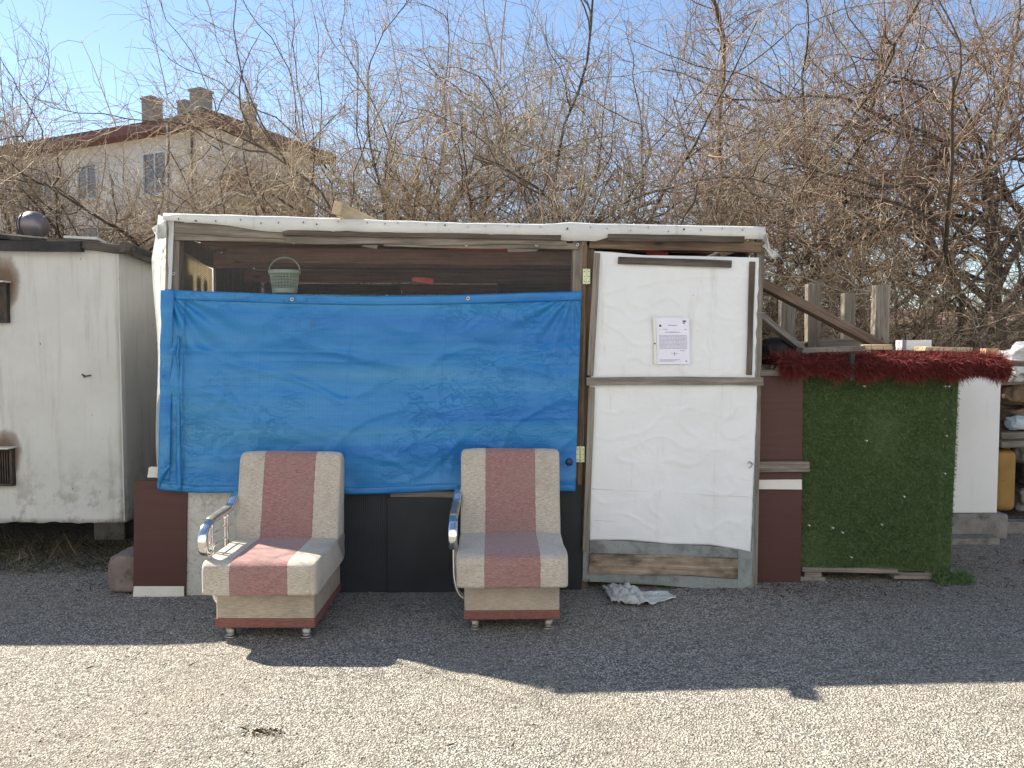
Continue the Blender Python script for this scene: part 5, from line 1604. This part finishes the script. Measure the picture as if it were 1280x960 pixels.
def base_at(px, Y): return Vector(((px - 640) / F * Y, Y, 0))
T_ = [  # px, Y, height, lean, twig, seed, label
    (800, 8.6, 4.59, (-.60, -.05), 'twig', 1, 'bare tree leaning left over the shed roof left of the door', dict(arch=.085, shoots=60, trunk_r=0.044, limbs=8, n5=3400, n4=800)),
    (1000, 9.0, 6.22, (-.25, .0), 'twig_red', 2, 'tall bare tree rising behind the shed\'s right end', dict(arch=.085, shoots=60, trunk_r=0.051, limbs=10, n5=6500, n4=1200, up=.03)),
    (1160, 8.6, 5.86, (.18, -.05), 'twig_red', 3, 'tall dense bare tree behind the crate and the crimson shag', dict(arch=.085, shoots=60, trunk_r=0.058, limbs=11, n5=7000, n4=1300, spread=1.4, up=.02)),
    (1262, 9.5, 6.22, (-.10, .0), 'twig', 4, 'thick trunked bare tree at the far right behind the white wall', dict(arch=.085, shoots=60, trunk_r=0.082, limbs=10, n5=6000, n4=1200, spread=1.3, up=.03)),
    (470, 10.0, 3.91, (.10, .0), 'twig_tan', 5, 'dense tan bare tree above the shed roof right of the apartment block', dict(arch=.075, shoots=70, trunk_r=0.048, limbs=11, n5=5200, n4=1100, spread=1.2)),
    (600, 11.5, 4.98, (-.1, .05), 'twig', 6, 'bare tree behind the middle of the shed roof', dict(arch=.075, shoots=70, trunk_r=0.051, limbs=10, n5=4000, n4=800, spread=1.2)),
    (360, 9.6, 3.06, (-.2, .0), 'twig', 7, 'low spreading bare tree in front of the apartment block\'s right end', dict(arch=.075, shoots=70, trunk_r=0.041, limbs=9, spread=1.3, n5=3600, n4=700)),
    (105, 10.0, 3.40, (.05, .0), 'twig', 8, 'bare tree behind the white hut in front of the apartment block', dict(arch=.075, trunk_r=0.048, limbs=9, spread=1.5, n5=4420, n4=936, shoots=80)),
    (-40, 9.0, 3.86, (.15, .0), 'twig', 9, 'bare tree at the left edge above the round canister', dict(arch=.075, trunk_r=0.054, limbs=9, spread=1.4, n5=4760, n4=1080)),
    (895, 11.5, 5.96, (.0, .0), 'twig', 10, 'slender bare tree behind the sheeted door', dict(arch=.085, shoots=60, trunk_r=0.041, limbs=9, n5=3400, n4=700, spread=1.2)),
    (1085, 11.8, 6.86, (.05, .1), 'twig_tan', 11, 'tan bare tree behind the crate\'s uprights', dict(arch=.085, shoots=60, trunk_r=0.054, limbs=10, n5=4600, n4=900, spread=1.2)),
    (1370, 10.5, 6.86, (-.2, .0), 'twig_red', 12, 'reddish bare tree reaching in from beyond the right edge', dict(arch=.085, shoots=60, trunk_r=0.061, limbs=10, n5=4200, n4=900, spread=1.3)),
    (240, 12.0, 3.40, (.0, .1), 'twig', 13, 'thin bare tree below the four chimneys', dict(arch=.075, trunk_r=0.037, limbs=8, n5=3600, n4=900, shoots=80, spread=1.2)),
    (25, 8.4, 3.2, (.1, .0), 'twig', 15, 'bare tree with arching limbs right behind the hut\'s left part', dict(arch=.05, shoots=60, trunk_r=.05, limbs=9, spread=1.5, n5=4200, n4=900)),
    (185, 8.8, 3.15, (.1, .0), 'twig', 16, 'bare tree with arching limbs behind the gap between hut and shed', dict(arch=.05, shoots=60, trunk_r=.05, limbs=9, spread=1.5, n5=4200, n4=900)),
    (720, 9.6, 4.13, (.25, .0), 'twig', 14, 'young bare tree behind the roof\'s torn membrane', dict(arch=.085, shoots=60, trunk_r=0.034, limbs=7, n5=2600, n4=600)),
]
for px, Y, h_, ln, tw, sd, lb, kw in T_:
    tree(base_at(px, Y), h_, ln, lb, sd + 100, twig=tw, **kw)
# dense brush just behind the shed and the coop
BR = [(300, 8.2, 'low tangled shrub showing over the shed roof\'s left end'), (400, 8.0, 'low tangled shrub beneath the pale timber offcut'), (500, 8.1, 'tangled tan shrub behind the roof right of the timber offcut'),
      (600, 8.0, 'tangled tan shrub over the middle of the roof'), (690, 8.3, 'tangled shrub over the roof above the netting\'s right end'), (60, 7.9, 'tangled shrub right behind the round canister'), (170, 8.0, 'tangled shrub in the gap behind the hut and the shed'),
      (850, 8.2, 'tangled shrub over the door\'s roof edge'), (985, 7.8, 'tangled shrub behind the leaning brown plank'), (1080, 7.9, 'tangled shrub behind the crate'), (1180, 7.9, 'tangled shrub behind the pale plank'), (1270, 8.0, 'tangled shrub behind the sack heap')]
for i, (px, Y, lb) in enumerate(BR):
    tree(base_at(px, Y), 3.5 if px < 900 else 2.7, (.0, .0), lb, 300 + i, trunk_r=.03, limbs=9, n3=70, n4=800, n5=4200, twig='twig_tan' if i % 3 != 1 else 'twig', spread=1.6, shoots=22, trunk_h=.12, arch=.03,
         up=.02, name='bare_shrub', group='tangled shrubs behind the sheds', droop=.03, cat='shrub')
for i, (px, Y, h_, lb) in enumerate(((455, 8.9, 4.6, 'tall tangled bush rising just right of the timber offcut'), (525, 9.1, 4.6, 'tall tangled bush above the netting\'s middle'), (600, 8.9, 4.2, 'tall tangled bush above the right grommet of the tarpaulin'),
        (668, 9.1, 4.0, 'tall tangled bush left of the torn membrane'), (1125, 8.7, 4.0, 'tall tangled bush between the crate and the foam block'), (905, 9.0, 4.0, 'tall tangled bush over the right part of the door'))):
    tree(base_at(px, Y), h_, (.0, .0), lb, 360 + i, trunk_r=.035, limbs=10, n3=90, n4=900, n5=4600, twig='twig_tan' if i != 3 else 'twig', spread=1.25, shoots=30, trunk_h=.15,
         up=.03, arch=.03, name='bare_bush', group='tall bushes behind the shed', droop=.02, cat='bush')
def thicket():
    rg = np.random.default_rng(77)
    n = 9000
    x = -26 + 52 * rg.random(n); y = 12.5 + 7 * rg.random(n)
    P = np.column_stack([x, y, np.zeros(n)])
    D = rg.normal(size=(n, 3)) * .35; D[:, 2] = 1
    p = grow(P, D, .9 + 1.9 * rg.random(n), 8, .16, np.array([0, 0, .0]), rg)
    r = taper(n, 8, .004 + .006 * rg.random(n), .4)
    P2, D2, r2 = spawn(p, r, 26000, .25, 1.0, .4, 1.3, rg)
    q = grow(P2, D2, .15 + .5 * rg.random(26000), 4, .2, np.array([0, 0, .0]), rg)
    V, Fq = join([tubes(p, r, 3), tubes(q, taper(26000, 4, np.full(26000, .004), .5), 3)])
    emit('undergrowth', V, Fq, MAT['twig'], kind='stuff', label='bare thicket of stems beyond the trees', cat='undergrowth')
thicket()
